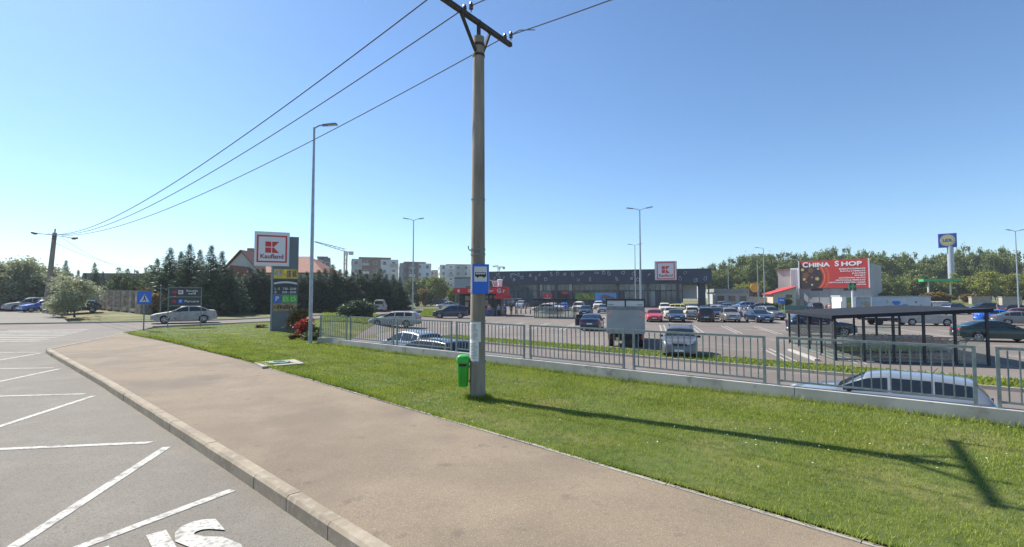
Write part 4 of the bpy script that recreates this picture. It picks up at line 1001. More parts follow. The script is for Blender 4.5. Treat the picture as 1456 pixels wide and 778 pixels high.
box_faces(MB(), .2, gx, .88, 1.22, 3.57, 3.78).build('transom', DARKSTEEL, st)
for x in (kx(733), kx(764), kx(790), kx(811), kx(878), kx(921), kx(964)): box_faces(MB(), x - .3, x + .3, .5, 1.0, -.2, SB).build('pilaster', NAVY2, st)
for x in (kx(769), kx(811)): box_faces(MB(), x - .32, x + .32, .3, .48, 3.7, SB - .04).build('lit_column_top', mat('facade_lit_beige', (.34, .33, .29), .7), st)  # lit upper part of two pale columns; the light is put in as beige
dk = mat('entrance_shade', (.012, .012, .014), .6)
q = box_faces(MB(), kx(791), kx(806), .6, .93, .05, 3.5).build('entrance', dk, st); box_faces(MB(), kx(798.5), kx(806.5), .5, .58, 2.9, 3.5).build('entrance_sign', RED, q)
for xa, xb, z0, z1, nm, m in ((kx(771.5), kx(784.5), 1.6, 3.1, 'red_poster', RED), (kx(817.5), kx(845), 1.5, 3.15, 'green_banner', mat('banner_green', (.10, .26, .04), .6, 0, .5, .6)), (kx(845.5), kx(876), 1.3, 3.15, 'blue_banner', mat('banner_blue', (.10, .30, .62), .6, 0, .25, .5))):
    q = box_faces(MB(), xa, xb, .35, .48, z0, z1).build(nm, m, st)
    if nm == 'green_banner':
        for x, c_ in ((.35, (.5, .05, .02)), (.5, (.6, .35, .05)), (.7, (.6, .42, .06)), (.88, (.5, .1, .03))): MB().tube([(xa + (xb - xa) * x - .4, .34, z1 - .3), (xa + (xb - xa) * x, .34, z0 + .8), (xa + (xb - xa) * x + .3, .34, z0 + .35)], [.1, .22, .1], 6).build('vegetable_print', mat('veg_%d' % int(x * 100), c_, .6), q)
    if nm == 'blue_banner': 
        mb = MB(); cx_ = (xa + xb) / 2
        for k in range(6): mb.tube([(cx_ - .6 + .1 * k, .345, z1 - .5), (cx_ - .8 + .5 * k, .345, z0 + .8), (cx_ - 1.0 + .75 * k, .345, z0 + .2)], [.2, .16, .06], 5)
        mb.build('seafood_print', mat('seafood', (.25, .12, .10), .6, 0, .3, 3), q)
    if nm == 'red_poster': text('%', .7, SWHITE, q, ((xa + xb) / 2, .34, 2.5), name='poster_mark'); MB().box(((xa + xb) / 2, .345, 1.9), (1.5, .01, .14)).build('poster_line', SWHITE, q)
box_faces(MB(), kx(994), kx(1004), 1.4, 3.2, -.3, SB).build('column', NAVY, st); MB().cyl((kx(1008), .6, -.3), (kx(1008), .6, SB), .14).build('canopy_post', DARKSTEEL, st)
box_faces(MB(), SL - 5.9, SL - 2.6, 6, 6.2, 1.8, 5).build('white_wall_panel', WHITE, st)
# emblems on the fascia
def ringpts(f, n=18): return [f(2 * math.pi * i / n) for i in range(n)]
def em_mesh(k):
    mb = MB(); r = .05
    P = lambda pts, cl=False: mb.tube([(x, 0, z) for x, z in pts], r, 4, cl)
    if k == 0: P(ringpts(lambda a: (.42 * math.cos(a) * (1 + .08 * math.cos(2 * a)), .40 * math.sin(a) - .05 * math.cos(a * 2))), True); P([(0, .36), (.08, .62)]); P([(.05, .5), (.3, .62), (.2, .45)])
    if k == 1: P(ringpts(lambda a: (.34 * math.cos(a) * (1 - .35 * math.sin(a)), .5 * math.sin(a))), True); P([(0, .48), (.1, .7)])
    if k == 2: P(ringpts(lambda a: (.20 * math.cos(a), .5 * math.sin(a) - .1)), True); P([(-.08, .35), (-.08, .6), (.08, .6), (.08, .35)])
    if k == 3: P([(-.35, .3), (-.25, -.35), (.25, -.35), (.35, .3)], True); P([(.32, .2), (.52, .12), (.45, -.15), (.28, -.1)])
    if k == 4: P(ringpts(lambda a: (.5 * math.cos(a), .22 * math.sin(a))), True); P([(.48, 0), (.75, .22), (.7, -.2), (.48, 0)])
    if k == 5:
        for a in (0, 2.1, 4.2): P([(.22 * math.cos(a) + x, .22 * math.sin(a) + z) for x, z in ringpts(lambda b: (.19 * math.cos(b), .19 * math.sin(b)), 10)], True)
        P([(0, .3), (.15, .62), (.3, .6)])
    if k == 6: P([(-.3, -.45), (.1, -.3), (.35, .3), (.2, .5), (-.05, .1)], True)
    return mb.mesh('fruit_emblem')
EM = [em_mesh(k) for k in range(7)]
ems = [(708,391,0),(703,396,6),(711,396,6),(716,395,6),(727,392,2),(731,390,4),(737,391,0),(742,395,0),(731,398,5),(754,392,5),(762,396,2),(767,391,6),(776,397.5,0),(784,390,2),(793,389.5,0),(803,390,5),(814,390.5,1),(822,398,3),(827,389,4),(839,397,2),(848,388,4),(858.5,388.5,0),(866,389,1),(877,396.5,2),(886,388,0),(898,396,5),(901,389,1),(907,398,0),(922.5,390.5,6),(967,396,1),(974,388,3),(989,398.5,0),(1003,396,1)]
for px, py, k in ems:
    x = kx(px); d = 122 + AY * x; z = D(px, py, d).z - STZ
    o = put('fruit_emblem', EM[k], EMB, st, (x, -.10, z)); o.rotation_euler = (0, random.uniform(-.6, .6), 0); o.scale = (.82,) * 3
lg = thing('store_logo_sign', 'square white store logo sign standing above the dark fascia', 'sign'); lg.rotation_euler = st.rotation_euler
lxm = (kx(931.5) + kx(962)) / 2; ld = 122 + AY * lxm; zc = D(947, 385.2, ld).z
lg.location = (sx0 + AX * lxm + AY * 1.1 * -0 , 122 + AY * lxm, zc); lg.location = lg.location + Vector((AY * .5, -AX * .5, 0)) * 1.2
MB().box((0, .12, 0), (4.75, .4, 4.3)).build('cabinet', mat('cabinet_grey', (.30, .31, .32), .5), lg)
MB().box((0, -.1, 0), (4.55, .03, 4.1)).build('face', LGREY, lg); k_logo(lg, 0, 0, 4.3, -.12)
# grey annex left of the store
an = thing('annex_building', 'plain pale grey flat annex behind the red kiosk', 'building', (XD(646, 128), 128, -.2), math.atan2(AY, AX))
box_faces(MB(), 0, 9.2, 0, 20, 0, 7.3).build('wall', mat('annex_grey', (.28, .31, .33), .6, .1, .06, .5), an); box_faces(MB(), -.1, 9.25, -.1, 20, 7.3, 7.6).build('parapet', NAVY2, an)
box_faces(MB(), 3.2, 7.2, -.05, -.004, 4.2, 5.3).build('window_band', SG, an)
for i in range(2): box_faces(MB(), kx(768 + i * 8) , kx(774 + i * 8), 8, 10, SH - .4, SH + .5).build('roof_unit', NAVY2, st)
ORD = ['first', 'second', 'third', 'fourth', 'fifth', 'sixth', 'seventh', 'eighth', 'ninth', 'tenth', 'eleventh', 'twelfth', 'thirteenth', 'fourteenth', 'fifteenth', 'sixteenth', 'seventeenth', 'eighteenth', 'nineteenth', 'twentieth'] + ['twenty-' + w for w in ('first', 'second', 'third', 'fourth', 'fifth', 'sixth', 'seventh', 'eighth', 'ninth')] + ['thirtieth'] + ['thirty-' + w for w in ('first', 'second', 'third', 'fourth', 'fifth', 'sixth', 'seventh', 'eighth', 'ninth')] + ['fortieth'] + ['forty-' + w for w in ('first', 'second', 'third', 'fourth', 'fifth')]
# ------------------------------------------------------------------ red grill kiosk
kd = 71.; kx0 = XD(648, kd); kz = zs(kx0, kd)
kk_ = thing('grill_kiosk', 'dark food kiosk with a bright red fascia in the car park', 'kiosk', (kx0, kd, kz), R(-8))
KRED = mat('kiosk_red', (.58, .02, .025), .45, 0, .06, 2)
box_faces(MB(), 0, 6.3, 2.2, 5.2, 0, 3.2).build('cabin', DARKSTEEL, kk_)
f = box_faces(MB(), -.2, 6.4, -.1, 5.3, 3.2, 4.05).build('fascia', KRED, kk_)
f2 = box_faces(MB(), 6.1, 7.6, -.5, 2.6, 2.95, 4.2).build('corner_fascia', KRED, kk_); box_faces(MB(), 5.9, 8.3, -.62, -.52, 2.45, 2.93).build('lower_fascia', KRED, kk_)
MB().box((.45, -.115, 3.62), (.34, .03, .4)).build('fascia_logo', SWHITE, f); text('Grill', .62, SWHITE, f, (2.4, -.12, 3.62), bold=.02, name='lettering'); text('Grătar', .5, SWHITE, f, (4.9, -.12, 3.62), bold=.01)
text('G', .85, SWHITE, f2, (6.5, -.52, 3.6), bold=.02); text('r', .9, SWHITE, f2, (7.2, -.52, 3.6), bold=.02)
for x in (.05, 1.0, 3.2, 5.9): MB().box((x, -.02, 1.6), (.16, .16, 3.2)).build('post', GALV if x < .1 else DARKSTEEL, kk_)
for x in (7.5, 8.2): MB().box((x, -.4, 1.25), (.1, .1, 2.5)).build('post', DARKSTEEL, kk_)
for x0, z0, w_, h_ in ((.9, 2.2, .7, .7), (1.8, 2.2, .7, .7), (.9, 1.2, .5, .8), (3.4, 2.5, .4, .45), (4.0, 2.5, .4, .45), (4.6, 2.5, .4, .45), (5.2, 2.5, .4, .45), (3.6, 1.4, .8, .9)): MB().box((x0 + w_ / 2, 2.17, z0 + h_ / 2), (w_, .04, h_)).build('menu_board', mat('menu_print', (.35, .34, .31), .6, 0, .5, 6), kk_)
MB().box((4.3, 1.9, .55), (3.4, .5, 1.1)).build('counter', mat('counter_grey', (.2, .2, .2), .5), kk_)
box_faces(MB(), 7.3, 9.4, -1.2, 2.0, 2.42, 2.5).build('awning', mat('awning_grey', (.34, .36, .38), .7), kk_)
MB().box((8.9, -.9, 1.2), (.08, .08, 2.4)).box((8.9, 1.8, 1.2), (.08, .08, 2.4)).build('awning_post', DARKSTEEL, kk_)
# basket sculpture on its roof
cs_ = thing('roof_trolley', 'white wire shopping trolley figure standing on the red kiosk roof', 'sculpture', (kx0 + 5.2, kd - .1, kz + 4.06), R(-8))
mb = MB()
for i in range(5): mb.tube([(.35 + i * .18, 0, .25), (.25 + i * .2, 0, .95)], .03, 4)
mb.tube([(-.25, 0, 1.15), (.1, 0, 1.0), (.3, 0, .22), (1.2, 0, .22), (1.3, 0, .95), (.1, 0, .98)], .04, 5); mb.tube([(.3, .5, .22), (1.2, .5, .22), (1.3, .5, .95), (.1, .5, .98)], .04, 5)
for x in (.1, 1.3): mb.bar((x, 0, .96), (x, .5, .96), .05)
mb.build('wire_frame', WHITE, cs_); MB().lathe([(.3, 0), (.34, .9), (.42, .95), (.42, 1.05), (.3, 1.1)], 12, (1.25, .25, .12)).build('cup', WHITE, cs_)
for i in range(4):
    x = kx0 + 8.9 + i * .75; y = kd + 6.5 - i * .1
    bo = thing('bollard', ['leftmost', 'second', 'third', 'rightmost'][i] + ' of the four short black bollards right of the kiosk', 'bollard', (x, y, zs(x, y)), 0, 'bollards by the kiosk'); MB().lathe([(.09, 0), (.09, .8), (.07, .86), (.001, .88)], 10).build('shaft', BLACK, bo, smooth=50); MB().lathe([(.092, .68), (.097, .69), (.097, .76), (.092, .77)], 10).build('band', WHITE, bo)

# ------------------------------------------------------------------ trolley shelters
SHG = clear_glass('shelter_glass', (.90, .95, .94), .08)
CHROME = mat('trolley_wire', (.55, .56, .57), .4, .5, .1, 10); HANDLE = mat('trolley_red', (.55, .03, .03), .4, 0, .05, 10)
def trolley_mesh():
    mb = MB(); t = .012
    tops = [(-.42, -.28, .98), (.42, -.23, .86), (.42, .23, .86), (-.42, .28, .98)]; bots = [(-.36, -.22, .56), (.36, -.18, .50), (.36, .18, .50), (-.36, .22, .56)]
    for L in (tops, bots): mb.tube([Vector(p) for p in L], t, 4, True)
    for k in range(4):
        a0, a1, b0, b1 = Vector(tops[k]), Vector(tops[(k+1) % 4]), Vector(bots[k]), Vector(bots[(k+1) % 4])
        for i in range(6): mb.bar(a0.lerp(a1, i / 6), b0.lerp(b1, i / 6), .009)
        for j in (.33, .66): mb.bar(a0.lerp(b0, j), a1.lerp(b1, j), .008)
    for i in range(1, 5): mb.bar(Vector(bots[0]).lerp(bots[3], i / 5), Vector(bots[1]).lerp(bots[2], i / 5), .009)
    for s in (-1, 1): mb.tube([(-.40, s * .27, .98), (-.36, s * .25, .5), (-.34, s * .24, .16), (.46, s * .2, .14)], .014, 5)
    return mb.mesh('basket')
T_ME = trolley_mesh(); T_H = MB().cyl((-.47, -.3, 1.02), (-.47, .3, 1.02), .022, n=6).bar((-.47, -.28, 1.02), (-.4, -.28, .97), .03).bar((-.47, .28, 1.02), (-.4, .28, .97), .03).mesh('handle')
T_W = MB().lathe([(.06, -.015), (.06, .015)], 10, q=Matrix.Rotation(R(90), 3, 'X')).mesh('caster')
def trolley(x, y, z, rz, label, group):
    t = thing('shopping_trolley', label, 'trolley', (x, y, z), rz, group); put('basket', T_ME, CHROME, t); put('handle', T_H, HANDLE, t)
    for a, b in ((-.34, -.24), (-.34, .24), (.46, -.2), (.46, .2)): put('caster', T_W, BLACK, t, (a, b, .06))
    return t
def shelter(fx_, fy_, la, lb, ang, h0, h1, label, npa, npb, post=.09):
    """front-left corner at fx_, fy_; la along the front, lb to the back"""
    t = thing('trolley_shelter', label, 'shelter', (fx_, fy_, zs(fx_, fy_)), ang)
    def hh(x): return h0 + (h1 - h0) * x / la
    mb = MB(); o = .18; vs = [(-o, -o, hh(-o)), (la + o, -o, hh(la + o)), (la + o, lb + o, hh(la + o)), (-o, lb + o, hh(-o))]; mb.add([(x, y, z) for x, y, z in vs] + [(x, y, z + .17) for x, y, z in vs], ((3,2,1,0),(4,5,6,7),(0,1,5,4),(1,2,6,5),(2,3,7,6),(3,0,4,7))); mb.build('roof', mat('shelter_roof', (.02, .023, .03), .85, 0, .15, 3, spec=.2), t)
    for i in range(npa + 1):
        x = la * i / npa
        for y in (0, lb): MB().box((x, y, hh(x) / 2), (post, post, hh(x) - .01)).build('post', DARKSTEEL, t)
    for j in range(1, npb):
        y = lb * j / npb
        for x in (0,) + ((la,) if npb < 4 else ()): MB().box((x, y, hh(x) / 2), (post, post, hh(x) - .01)).build('post', DARKSTEEL, t)
    for i in range(npa):
        xa, xb = la * i / npa + post / 2 + .01, la * (i + 1) / npa - post / 2 - .01
        for y in (0, lb): box_faces(MB(), xa, xb, y - .008, y + .008, .14, 1.2).build('glass_pane', SHG, t); box_faces(MB(), xa, xb, y - .025, y + .025, 1.2, 1.25).build('rail', GALV, t); box_faces(MB(), xa, xb, y - .03, y + .03, .04, .13).build('rail', GALV, t)
    for j in range(npb):
        ya, yb = lb * j / npb + post / 2 + .01, lb * (j + 1) / npb - post / 2 - .01; box_faces(MB(), -.008, .008, ya, yb, .14, 1.9).build('glass_pane', SHG, t); box_faces(MB(), -.025, .025, ya, yb, .04, .13).build('rail', GALV, t)
    return t
ANG = math.atan2(AY, AX)
SX, SY = 15.9, 24.0
shelter(SX, SY, 6.1, 8.2, ANG, 2.05, 2.42, 'long dark trolley shelter behind the railing at the right', 5, 4, .10)
for row in range(3):
    for i in range(11):
        lx, ly = 2.0 + i * .32, .9 + row * 1.5; x = SX + AX * lx + BX * ly; y = SY + AY * lx + BY * ly
        trolley(x, y, zs(x, y), ANG + math.pi, ORD[i] + ' trolley from the left in the ' + ['front', 'middle', 'rear'][row] + ' row of the right-hand shelter', 'trolleys in the right-hand shelter')
shelter(XD(760, 64), 64, 5.1, 2.4, ANG, 2.35, 2.35, 'small dark trolley shelter in the middle of the car park', 5, 2, .08)
sx_, sy_ = XD(760, 64), 64
for row in range(2):
    for i in range(8):
        lx, ly = .9 + i * .32, .6 + row * 1.1; x = sx_ + AX * lx + BX * ly; y = sy_ + AY * lx + BY * ly
        trolley(x, y, zs(x, y), ANG + math.pi, ORD[i] + ' trolley from the left in the ' + ['front', 'rear'][row] + ' row of the small central shelter', 'trolleys in the central shelter')
wb = MB().box((0, 0, .04), (4.6, .22, .12)).build('kerb_block', MT['paint_white'], None, (15.45, 26.0, zs(15, 26)), R(75)); tag(wb, 'white kerb strip on the asphalt left of the right-hand trolley shelter', 'kerb')

# ------------------------------------------------------------------ kiosks, pharmacy cross, billboard, totem, canopy on the right
kp = thing('information_kiosk', 'white kiosk with green picture panels left of the mural container', 'kiosk', (XD(1195, 68), 68, zs(45, 68)), R(-8))
box_faces(MB(), 0, 4.0, 0, 2.4, 0, 2.8).build('cabin', WHITE, kp); box_faces(MB(), -.1, 4.1, -.15, 2.5, 2.8, 2.95).build('roof', mat('kiosk_roof', (.40, .48, .46), .5), kp)
MB().box((.25, -.2, 2.4), (.5, .3, .55)).build('air_unit', WHITE, kp)
for x0, x1, c1, c2 in ((.75, 1.6, (.06, .14, .03), (.25, .38, .12)), (2.0, 3.8, (.16, .22, .25), (.35, .40, .42))):
    p_ = box_faces(MB(), x0, x1, -.05, -.003, 1.2, 2.7).build('picture_panel', mat('kiosk_pic%d' % int(x0 * 9), c1, .5, 0, 0, 1.6, col2=c2), kp)
    MB().lathe([(.28, 0), (.28, .02)], 12, (x1 - .5, -.055, 1.75), FRONT).build('printed_fruit', mat('fruit_print', (.45, .28, .05), .5, 0, .3, 4), p_)
kc = thing('mural_container', 'long pale container with a faded blue and green mural', 'container', (XD(1239, 69), 69, zs(50, 69)), R(-8))
box_faces(MB(), 0, 7.6, 0, 2.6, 0, 2.75).build('box', mat('container_pale', (.45, .53, .55), .6, 0, .12, .8), kc); box_faces(MB(), -.08, 7.68, -.08, 2.68, 2.75, 2.9).build('roof', mat('container_roof', (.33, .37, .37), .6), kc)
for x, z, w_, h_, c_ in ((3.2, 1.9, 1.0, .7, (.03, .18, .55)), (4.3, 1.6, .6, .4, (.10, .25, .45)), (1.0, 1.9, .7, .5, (.35, .5, .62)), (6.9, .95, .8, .35, (.18, .5, .06)), (5.7, 2.0, .25, .4, (.16, .16, .18)), (2.0, 2.1, .2, .5, (.3, .34, .4)), (6.3, 1.6, .35, .25, (.22, .4, .2))):
    MB().prism([(x + w_ / 2 * math.cos(a) * (1 + .25 * math.sin(3 * a)), z + h_ / 2 * math.sin(a) * (1 + .2 * math.cos(2 * a))) for a in lin(0, 6.28, 15)[:-1]], .003, .02, FRONT).build('mural_patch', mat('mural_%d' % int(x * 10), c_, .6), kc)
ph = thing('pharmacy_sign', 'green pharmacy cross sign on a white post before the billboard', 'sign', (XD(1212, 62), 62, zs(43, 62)))
MB().cyl((0, 0, 0), (0, 0, 3.75), .11, .1, n=12).build('post', WHITE, ph); q = MB().box((0, 0, 4.15), (.85, .2, .85)).build('cabinet', mat('pharmacy_dark', (.02, .07, .04), .5), ph)
MB().prism([(-.12, -.35), (.12, -.35), (.12, -.12), (.35, -.12), (.35, .12), (.12, .12), (.12, .35), (-.12, .35), (-.12, .12), (-.35, .12), (-.35, -.12), (-.12, -.12)], .101, .12, FRONT, (0, 0, 4.15)).build('cross', mat('pharmacy_green', (.05, .35, .14), .4), q)

BA = Vector((XD(1138, 108), 108, 0)); BB = Vector((XD(1236, 99), 99, 0)); BL = (BB - BA).length; bang = math.atan2(BB.y - BA.y, BB.x - BA.x); bz = zs(BA.x, 104)
bh = thing('shop_building', 'white and grey shop building carrying the red billboard', 'building', (BA.x, BA.y, bz), bang)
GW = mat('shop_wall_grey', (.40, .39, .38), .85, 0, .08, .5)
box_faces(MB(), -.2, BL + .3, .3, 12, 0, 9.3).build('wall', GW, bh); box_faces(MB(), -1.9, -.25, .1, 12, 0, 8.9).build('white_bay', WHITE, bh)
box_faces(MB(), -5.4, -1.95, 3, 14, 0, 8.6).build('rear_hall', mat('hall_grey', (.36, .33, .31), .85, 0, .08, .4), bh); box_faces(MB(), -5.7, -1.7, 2.7, 14, 8.6, 8.95).build('hall_roof', mat('roof_brown', (.16, .10, .08), .8), bh)
for i in range(6): MB().box((1.5 + i * 2.0, .28, 2.2), (.03, .04, 4.2)).build('wall_joint', mat('joint_grey', (.25, .24, .23), .9), bh)
for x in (3.2, 9.2): w = MB().box((x, .26, 4.05), (2.2, .08, .5)).build('window', DARKSTEEL, bh)
for i in range(4): MB().box((-1.9 + .35 * i + .15, .06, 4.4), (.06, .06, 8.6)).build('bay_rib', GW, bh)
bbd = thing('billboard', 'large red billboard reading CHINA SHOP on the shop front', 'billboard', (BA.x, BA.y, bz + 4.35), bang)
BH = 6.0; BRED = mat('billboard_red', (.52, .035, .03), .5, 0, .08, .6)
MB().box((BL / 2, 0, BH / 2), (BL, .2, BH)).build('panel', BRED, bbd)
for x in (-.12, BL + .12): MB().box((x, -.04, BH / 2), (.22, .3, BH + .1)).build('frame', LGREY, bbd)
rad = 3.05; cx_, cz_ = 1.35, 2.45
def clipc(r_): return [(min(max(cx_ + r_ * math.cos(a), .02), BL), min(max(cz_ + r_ * math.sin(a), .06), BH - .75 if r_ < 3.2 else BH - .9)) for a in lin(0, 2 * math.pi, 49)[:-1]]
for k, (r_, c_) in enumerate(((4.35, (.62, .10, .03)), (3.95, (.50, .03, .025)), (3.6, (.66, .16, .04)), (3.3, (.45, .03, .03)))): MB().prism([(x, z) for x, z in clipc(r_)], .101 + k * .004, .104 + k * .004, FRONT).build('ring', mat('ring%d' % k, c_, .5), bbd)
dsc = MB().prism(clipc(rad), .118, .122, FRONT).build('dark_disc', mat('disc_dark', (.035, .022, .02), .5, 0, .2, 2), bbd)
for x, z, r_, c_ in ((.6, 4.1, .3, (.55, .42, .12)), (2.2, 3.9, .55, (.16, .07, .03)), (1.2, 2.9, .62, (.16, .07, .03)), (.9, 2.0, .3, (.55, .42, .14)), (3.4, 2.05, .36, (.55, .42, .14)), (2.4, .75, .2, (.6, .55, .35)), (3.6, 4.2, .2, (.6, .5, .35)), (1.3, 1.4, .18, (.4, .12, .05)), (2.4, 2.4, .2, (.4, .12, .08))):
    MB().prism([(x + r_ * math.cos(a) * (1 + .22 * math.cos(5 * a)), z + r_ * math.sin(a) * (1 + .22 * math.cos(5 * a))) for a in lin(0, 6.28, 31)[:-1]], .122, .127, FRONT).build('blossom_print', mat('bloss_%d_%d' % (x * 10, z * 10), c_, .6), dsc)
text('C', 1.55, WHITE, bbd, (1.15, -.135, 5.12), bold=.05); text('HINA', 1.22, WHITE, bbd, (3.78, -.135, 5.03), bold=.05, width=4.0)
text('S', 1.55, WHITE, bbd, (7.1, -.135, 5.12), bold=.05, sx=1.1); text('HOP', 1.22, WHITE, bbd, (9.65, -.135, 5.03), bold=.05, width=3.6)
for i, (s_, w_) in enumerate((('ÎMBRĂCĂMINTE', 4.6), ('ÎNCĂLȚĂMINTE', 4.4), ('JUCĂRII', 2.3), ('SPORT', 1.9), ('ACCESORII AUTO', 4.7), ('ARTICOLE PESCUIT', 5.3), ('ARTICOLE PENTRU CASĂ', 6.6), ('DECOR', 1.6))):
    text(s_, .36, WHITE, bbd, (BL - .45 - w_ / 2, -.125, 3.98 - i * .47), bold=.012, width=w_, name='small_lettering')
rs_ = thing('red_roofed_shed', 'low white shed with sloping red roof left of the billboard', 'shed', (XD(1099, 106), 106, zs(57, 106)), R(-12))
MB().prism([(0, 0), (4.6, 0), (4.6, 4.5), (0, 3.1)], -6, 0, FRONT).build('wall', mat('shed_wall', (.50, .44, .36), .9), rs_); MB().prism([(-.5, 3.0), (4.75, 4.6), (4.75, 4.75), (-.5, 3.15)], -6.4, .5, FRONT).build('roof', mat('shed_red', (.48, .03, .03), .6), rs_); MB().box((3.2, -.03, 2.6), (1.2, .06, .7)).build('window', WIN, rs_)
gs = thing('grey_warehouse', 'long low grey warehouse beyond the right end of the store', 'building', (XD(1017, 140), 140, zs(59, 140)), R(-10))
box_faces(MB(), 0, 12, 0, 10, 0, 3.5).build('wall', mat('ware_pale', (.40, .42, .42), .7, 0, .1, .4), gs); box_faces(MB(), -.4, 12.4, -.4, 10.4, 3.5, 4.5).build('roof', mat('ware_roof', (.26, .28, .29), .6, 0, .1, .4), gs)
for i in range(4): MB().box((1.5 + i * 3, -.03, 1.7), (1.8, .06, 1.5)).build('window', WIN, gs)
yo = thing('round_sign', 'small round yellow sign on a post beside the grey warehouse', 'sign', (XD(1073, 125), 125, zs(62, 125))); MB().cyl((0, 0, 0), (0, 0, 3.6), .1).build('post', DARKSTEEL, yo); MB().lathe([(1.15, 0), (1.15, .2)], 20, (0, .1, 4.6), FRONT).build('disc', mat('sign_orange', (.65, .33, .03), .5), yo); MB().box((0, .2, 3.6), (2.6, .1, 2.6)).build('board', SIGNG, yo)
sw = thing('stone_wall', 'pale stone boundary wall below the two lamp posts right of the store', 'wall', (XD(1062, 112), 112, zs(54, 112)), R(-28))
for i in range(8): box_faces(MB(), i * 1.4 + .01, i * 1.4 + 1.39, 0, .4, 0, 2.5 - .08 * i).build('wall_panel', mat('stone_pale', (.45, .39, .31), .9, 0, .2, 1.5), sw)
bi = thing('blue_notice', 'small blue notice board on the lawn right of the lamp posts', 'sign', (XD(1111, 92), 92, zs(50, 92))); MB().box((0, 0, 1.9), (1.3, .1, 1.0)).build('board', BLUE, bi); MB().box((-.5, 0, .7), (.08, .08, 1.4)).build('post', GALV, bi); MB().box((.5, 0, .7), (.08, .08, 1.4)).build('post', GALV, bi); MB().box((0, -.06, 1.95), (.8, .02, .3)).build('print', SWHITE, bi)
gf = thing('green_barrier', 'low grey-green barrier on the grass in front of the shop building', 'barrier', (XD(1115, 90), 90, zs(50, 90)), R(-6))
for i in range(4): box_faces(MB(), i * 1.1 + .02, i * 1.1 + 1.08, 0, .12, .1, 1.0).build('panel', mat('barrier_green', (.13, .22, .21), .6), gf)

tt = thing('discount_totem', 'tall blue square store sign with white disc on a thick grey post', 'totem', (XD(1354, 150), 150, zs(136, 150)), R(-38))
MB().lathe([(.85, 0), (.8, 17.8)], 16).build('post', mat('totem_post', (.42, .47, .52), .4, .2), tt, smooth=50); cb = MB().box((-.6, 0, 19.6), (4.3, 1.3, 4.3)).build('cabinet', mat('totem_blue', (.01, .06, .42), .4), tt)
for r_, m_, y in ((1.8, SWHITE, .66), (1.55, mat('disc_red', (.6, .03, .03), .4), .68), (1.45, mat('disc_yellow', (.72, .62, .22), .4), .70)): MB().lathe([(r_, y), (r_, y + .02)], 28, (-.6, 0, 19.6), FRONT).build('disc', m_, cb)
text('LiDL', 1.25, mat('totem_letter_blue', (.01, .05, .35), .4), cb, (-.6, -.735, 19.6), bold=.05, width=2.3)
gc = thing('green_canopy', 'bright green flat canopy among the trees behind the blue totem', 'canopy', (XD(1314, 127), 127, zs(108, 127)), R(-25)); box_faces(MB(), 0, 7.6, 0, 4, 6.3, 6.95).build('roof', mat('canopy_green', (.04, .42, .14), .5), gc)
for x in (1.5, 6): MB().cyl((x, 2, 0), (x, 2, 6.3), .2).build('post', WHITE, gc)
rw = thing('boundary_kerb_wall', 'low pale concrete wall at the far right edge of the car park', 'wall', (XD(1300, 92), 92, zs(76, 92)), R(-24))
for i in range(12): box_faces(MB(), i * 3.0, i * 3 + 2.98, 0, .3, 0, .75).build('wall_segment', MT['concrete'], rw)
bank = grid('grass_bank', MT['verge_soil'], lin(0, 1, 10), lin(0, 1, 6), lambda u, v: (XD(1240, 100) + u * 75 + v * 12, 98 - u * 34 + v * 26, zs(80, 100) + .15 + 1.5 * sm(v * 1.5))); struct(bank)
for i, (px, d, w_) in enumerate(((1393, 100, 3.2), (1436, 96, 3.0))):
    x = XD(px, d); o = thing('concrete_block', ['left', 'right'][i] + ' of two pale concrete blocks on the dry bank by the right lamp post', 'block', (x, d, zs(x, d) + .9), R(-20), 'blocks on the bank'); MB().box((0, 0, .8), (w_, 1.2, 1.6)).build('block', MT['concrete'], o); MB().box((0, 0, 1.65), (w_ + .2, 1.4, .1)).build('cap', MT['concrete'], o)

# ------------------------------------------------------------------ left: stone pillar fence, low roof
pf = [(129, 69), (137, 68), (146, 66.5), (156, 65), (166, 63.5), (178, 62), (189, 60.5), (205, 58)]
fn = thing('pillar_fence', 'stone pillar fence with low wall left of the crossing sign', 'fence'); STONE = mat('pillar_stone', (.40, .34, .27), .95, 0, .35, 2.2, bump=.7, bscale=9)
for i, (px, d) in enumerate(pf):
    x = XD(px, d); z = zs(x, d) - .15; w_ = .62 if i < 7 else 1.3; pl = MB().box((x, d, z + 1.35), (w_, w_, 2.7), R(-30)).build('pillar', STONE, fn); MB().box((x, d, z + 2.75), (w_ + .15, w_ + .15, .12), R(-30)).build('cap', MT['concrete'], pl)
    if i:
        a = Vector((XD(pf[i-1][0], pf[i-1][1]), pf[i-1][1], z + .45)); b = Vector((x, d, z + .45)); dd = (b - a).normalized() * .6; MB().bar(a + dd, b - dd, .9, .35).build('low_wall', STONE, fn)
lb_ = thing('low_building', 'long low grey-roofed building behind the pillar fence', 'building', (XD(120, 112), 112, .6), R(8)); box_faces(MB(), 0, 18, 0, 9, 0, 5.6).build('wall', LRENDER[0], lb_); MB().prism([(-.5, 5.6), (18.5, 5.6), (18.2, 7.2), (-.2, 7.2)], -9.5, .5, FRONT).build('roof', mat('roof_slate', (.12, .13, .15), .8), lb_)
for i, (px, d) in enumerate(((228, 50), (421 - 193, 44))): pass
for i, (px, d, h_) in enumerate(((228.5, 47, 3.3), (190, 75, 6), (178, 78, 6))):
    x = XD(px, d); o = thing('thin_post', ['thin steel post between the crossing sign and the direction sign', 'thin pale mast behind the pillar fence, right of two', 'thin pale mast behind the pillar fence, left of two'][i], 'post', (x, d, zs(x, d) - .1)); MB().cyl((0, 0, 0), (0, 0, h_), .05, .035, n=8).build('shaft', GALV, o); MB().lathe([(.055, h_), (.07, h_ + .02), (.07, h_ + .06), (.02, h_ + .08)], 8).build('cap', GALV, o)

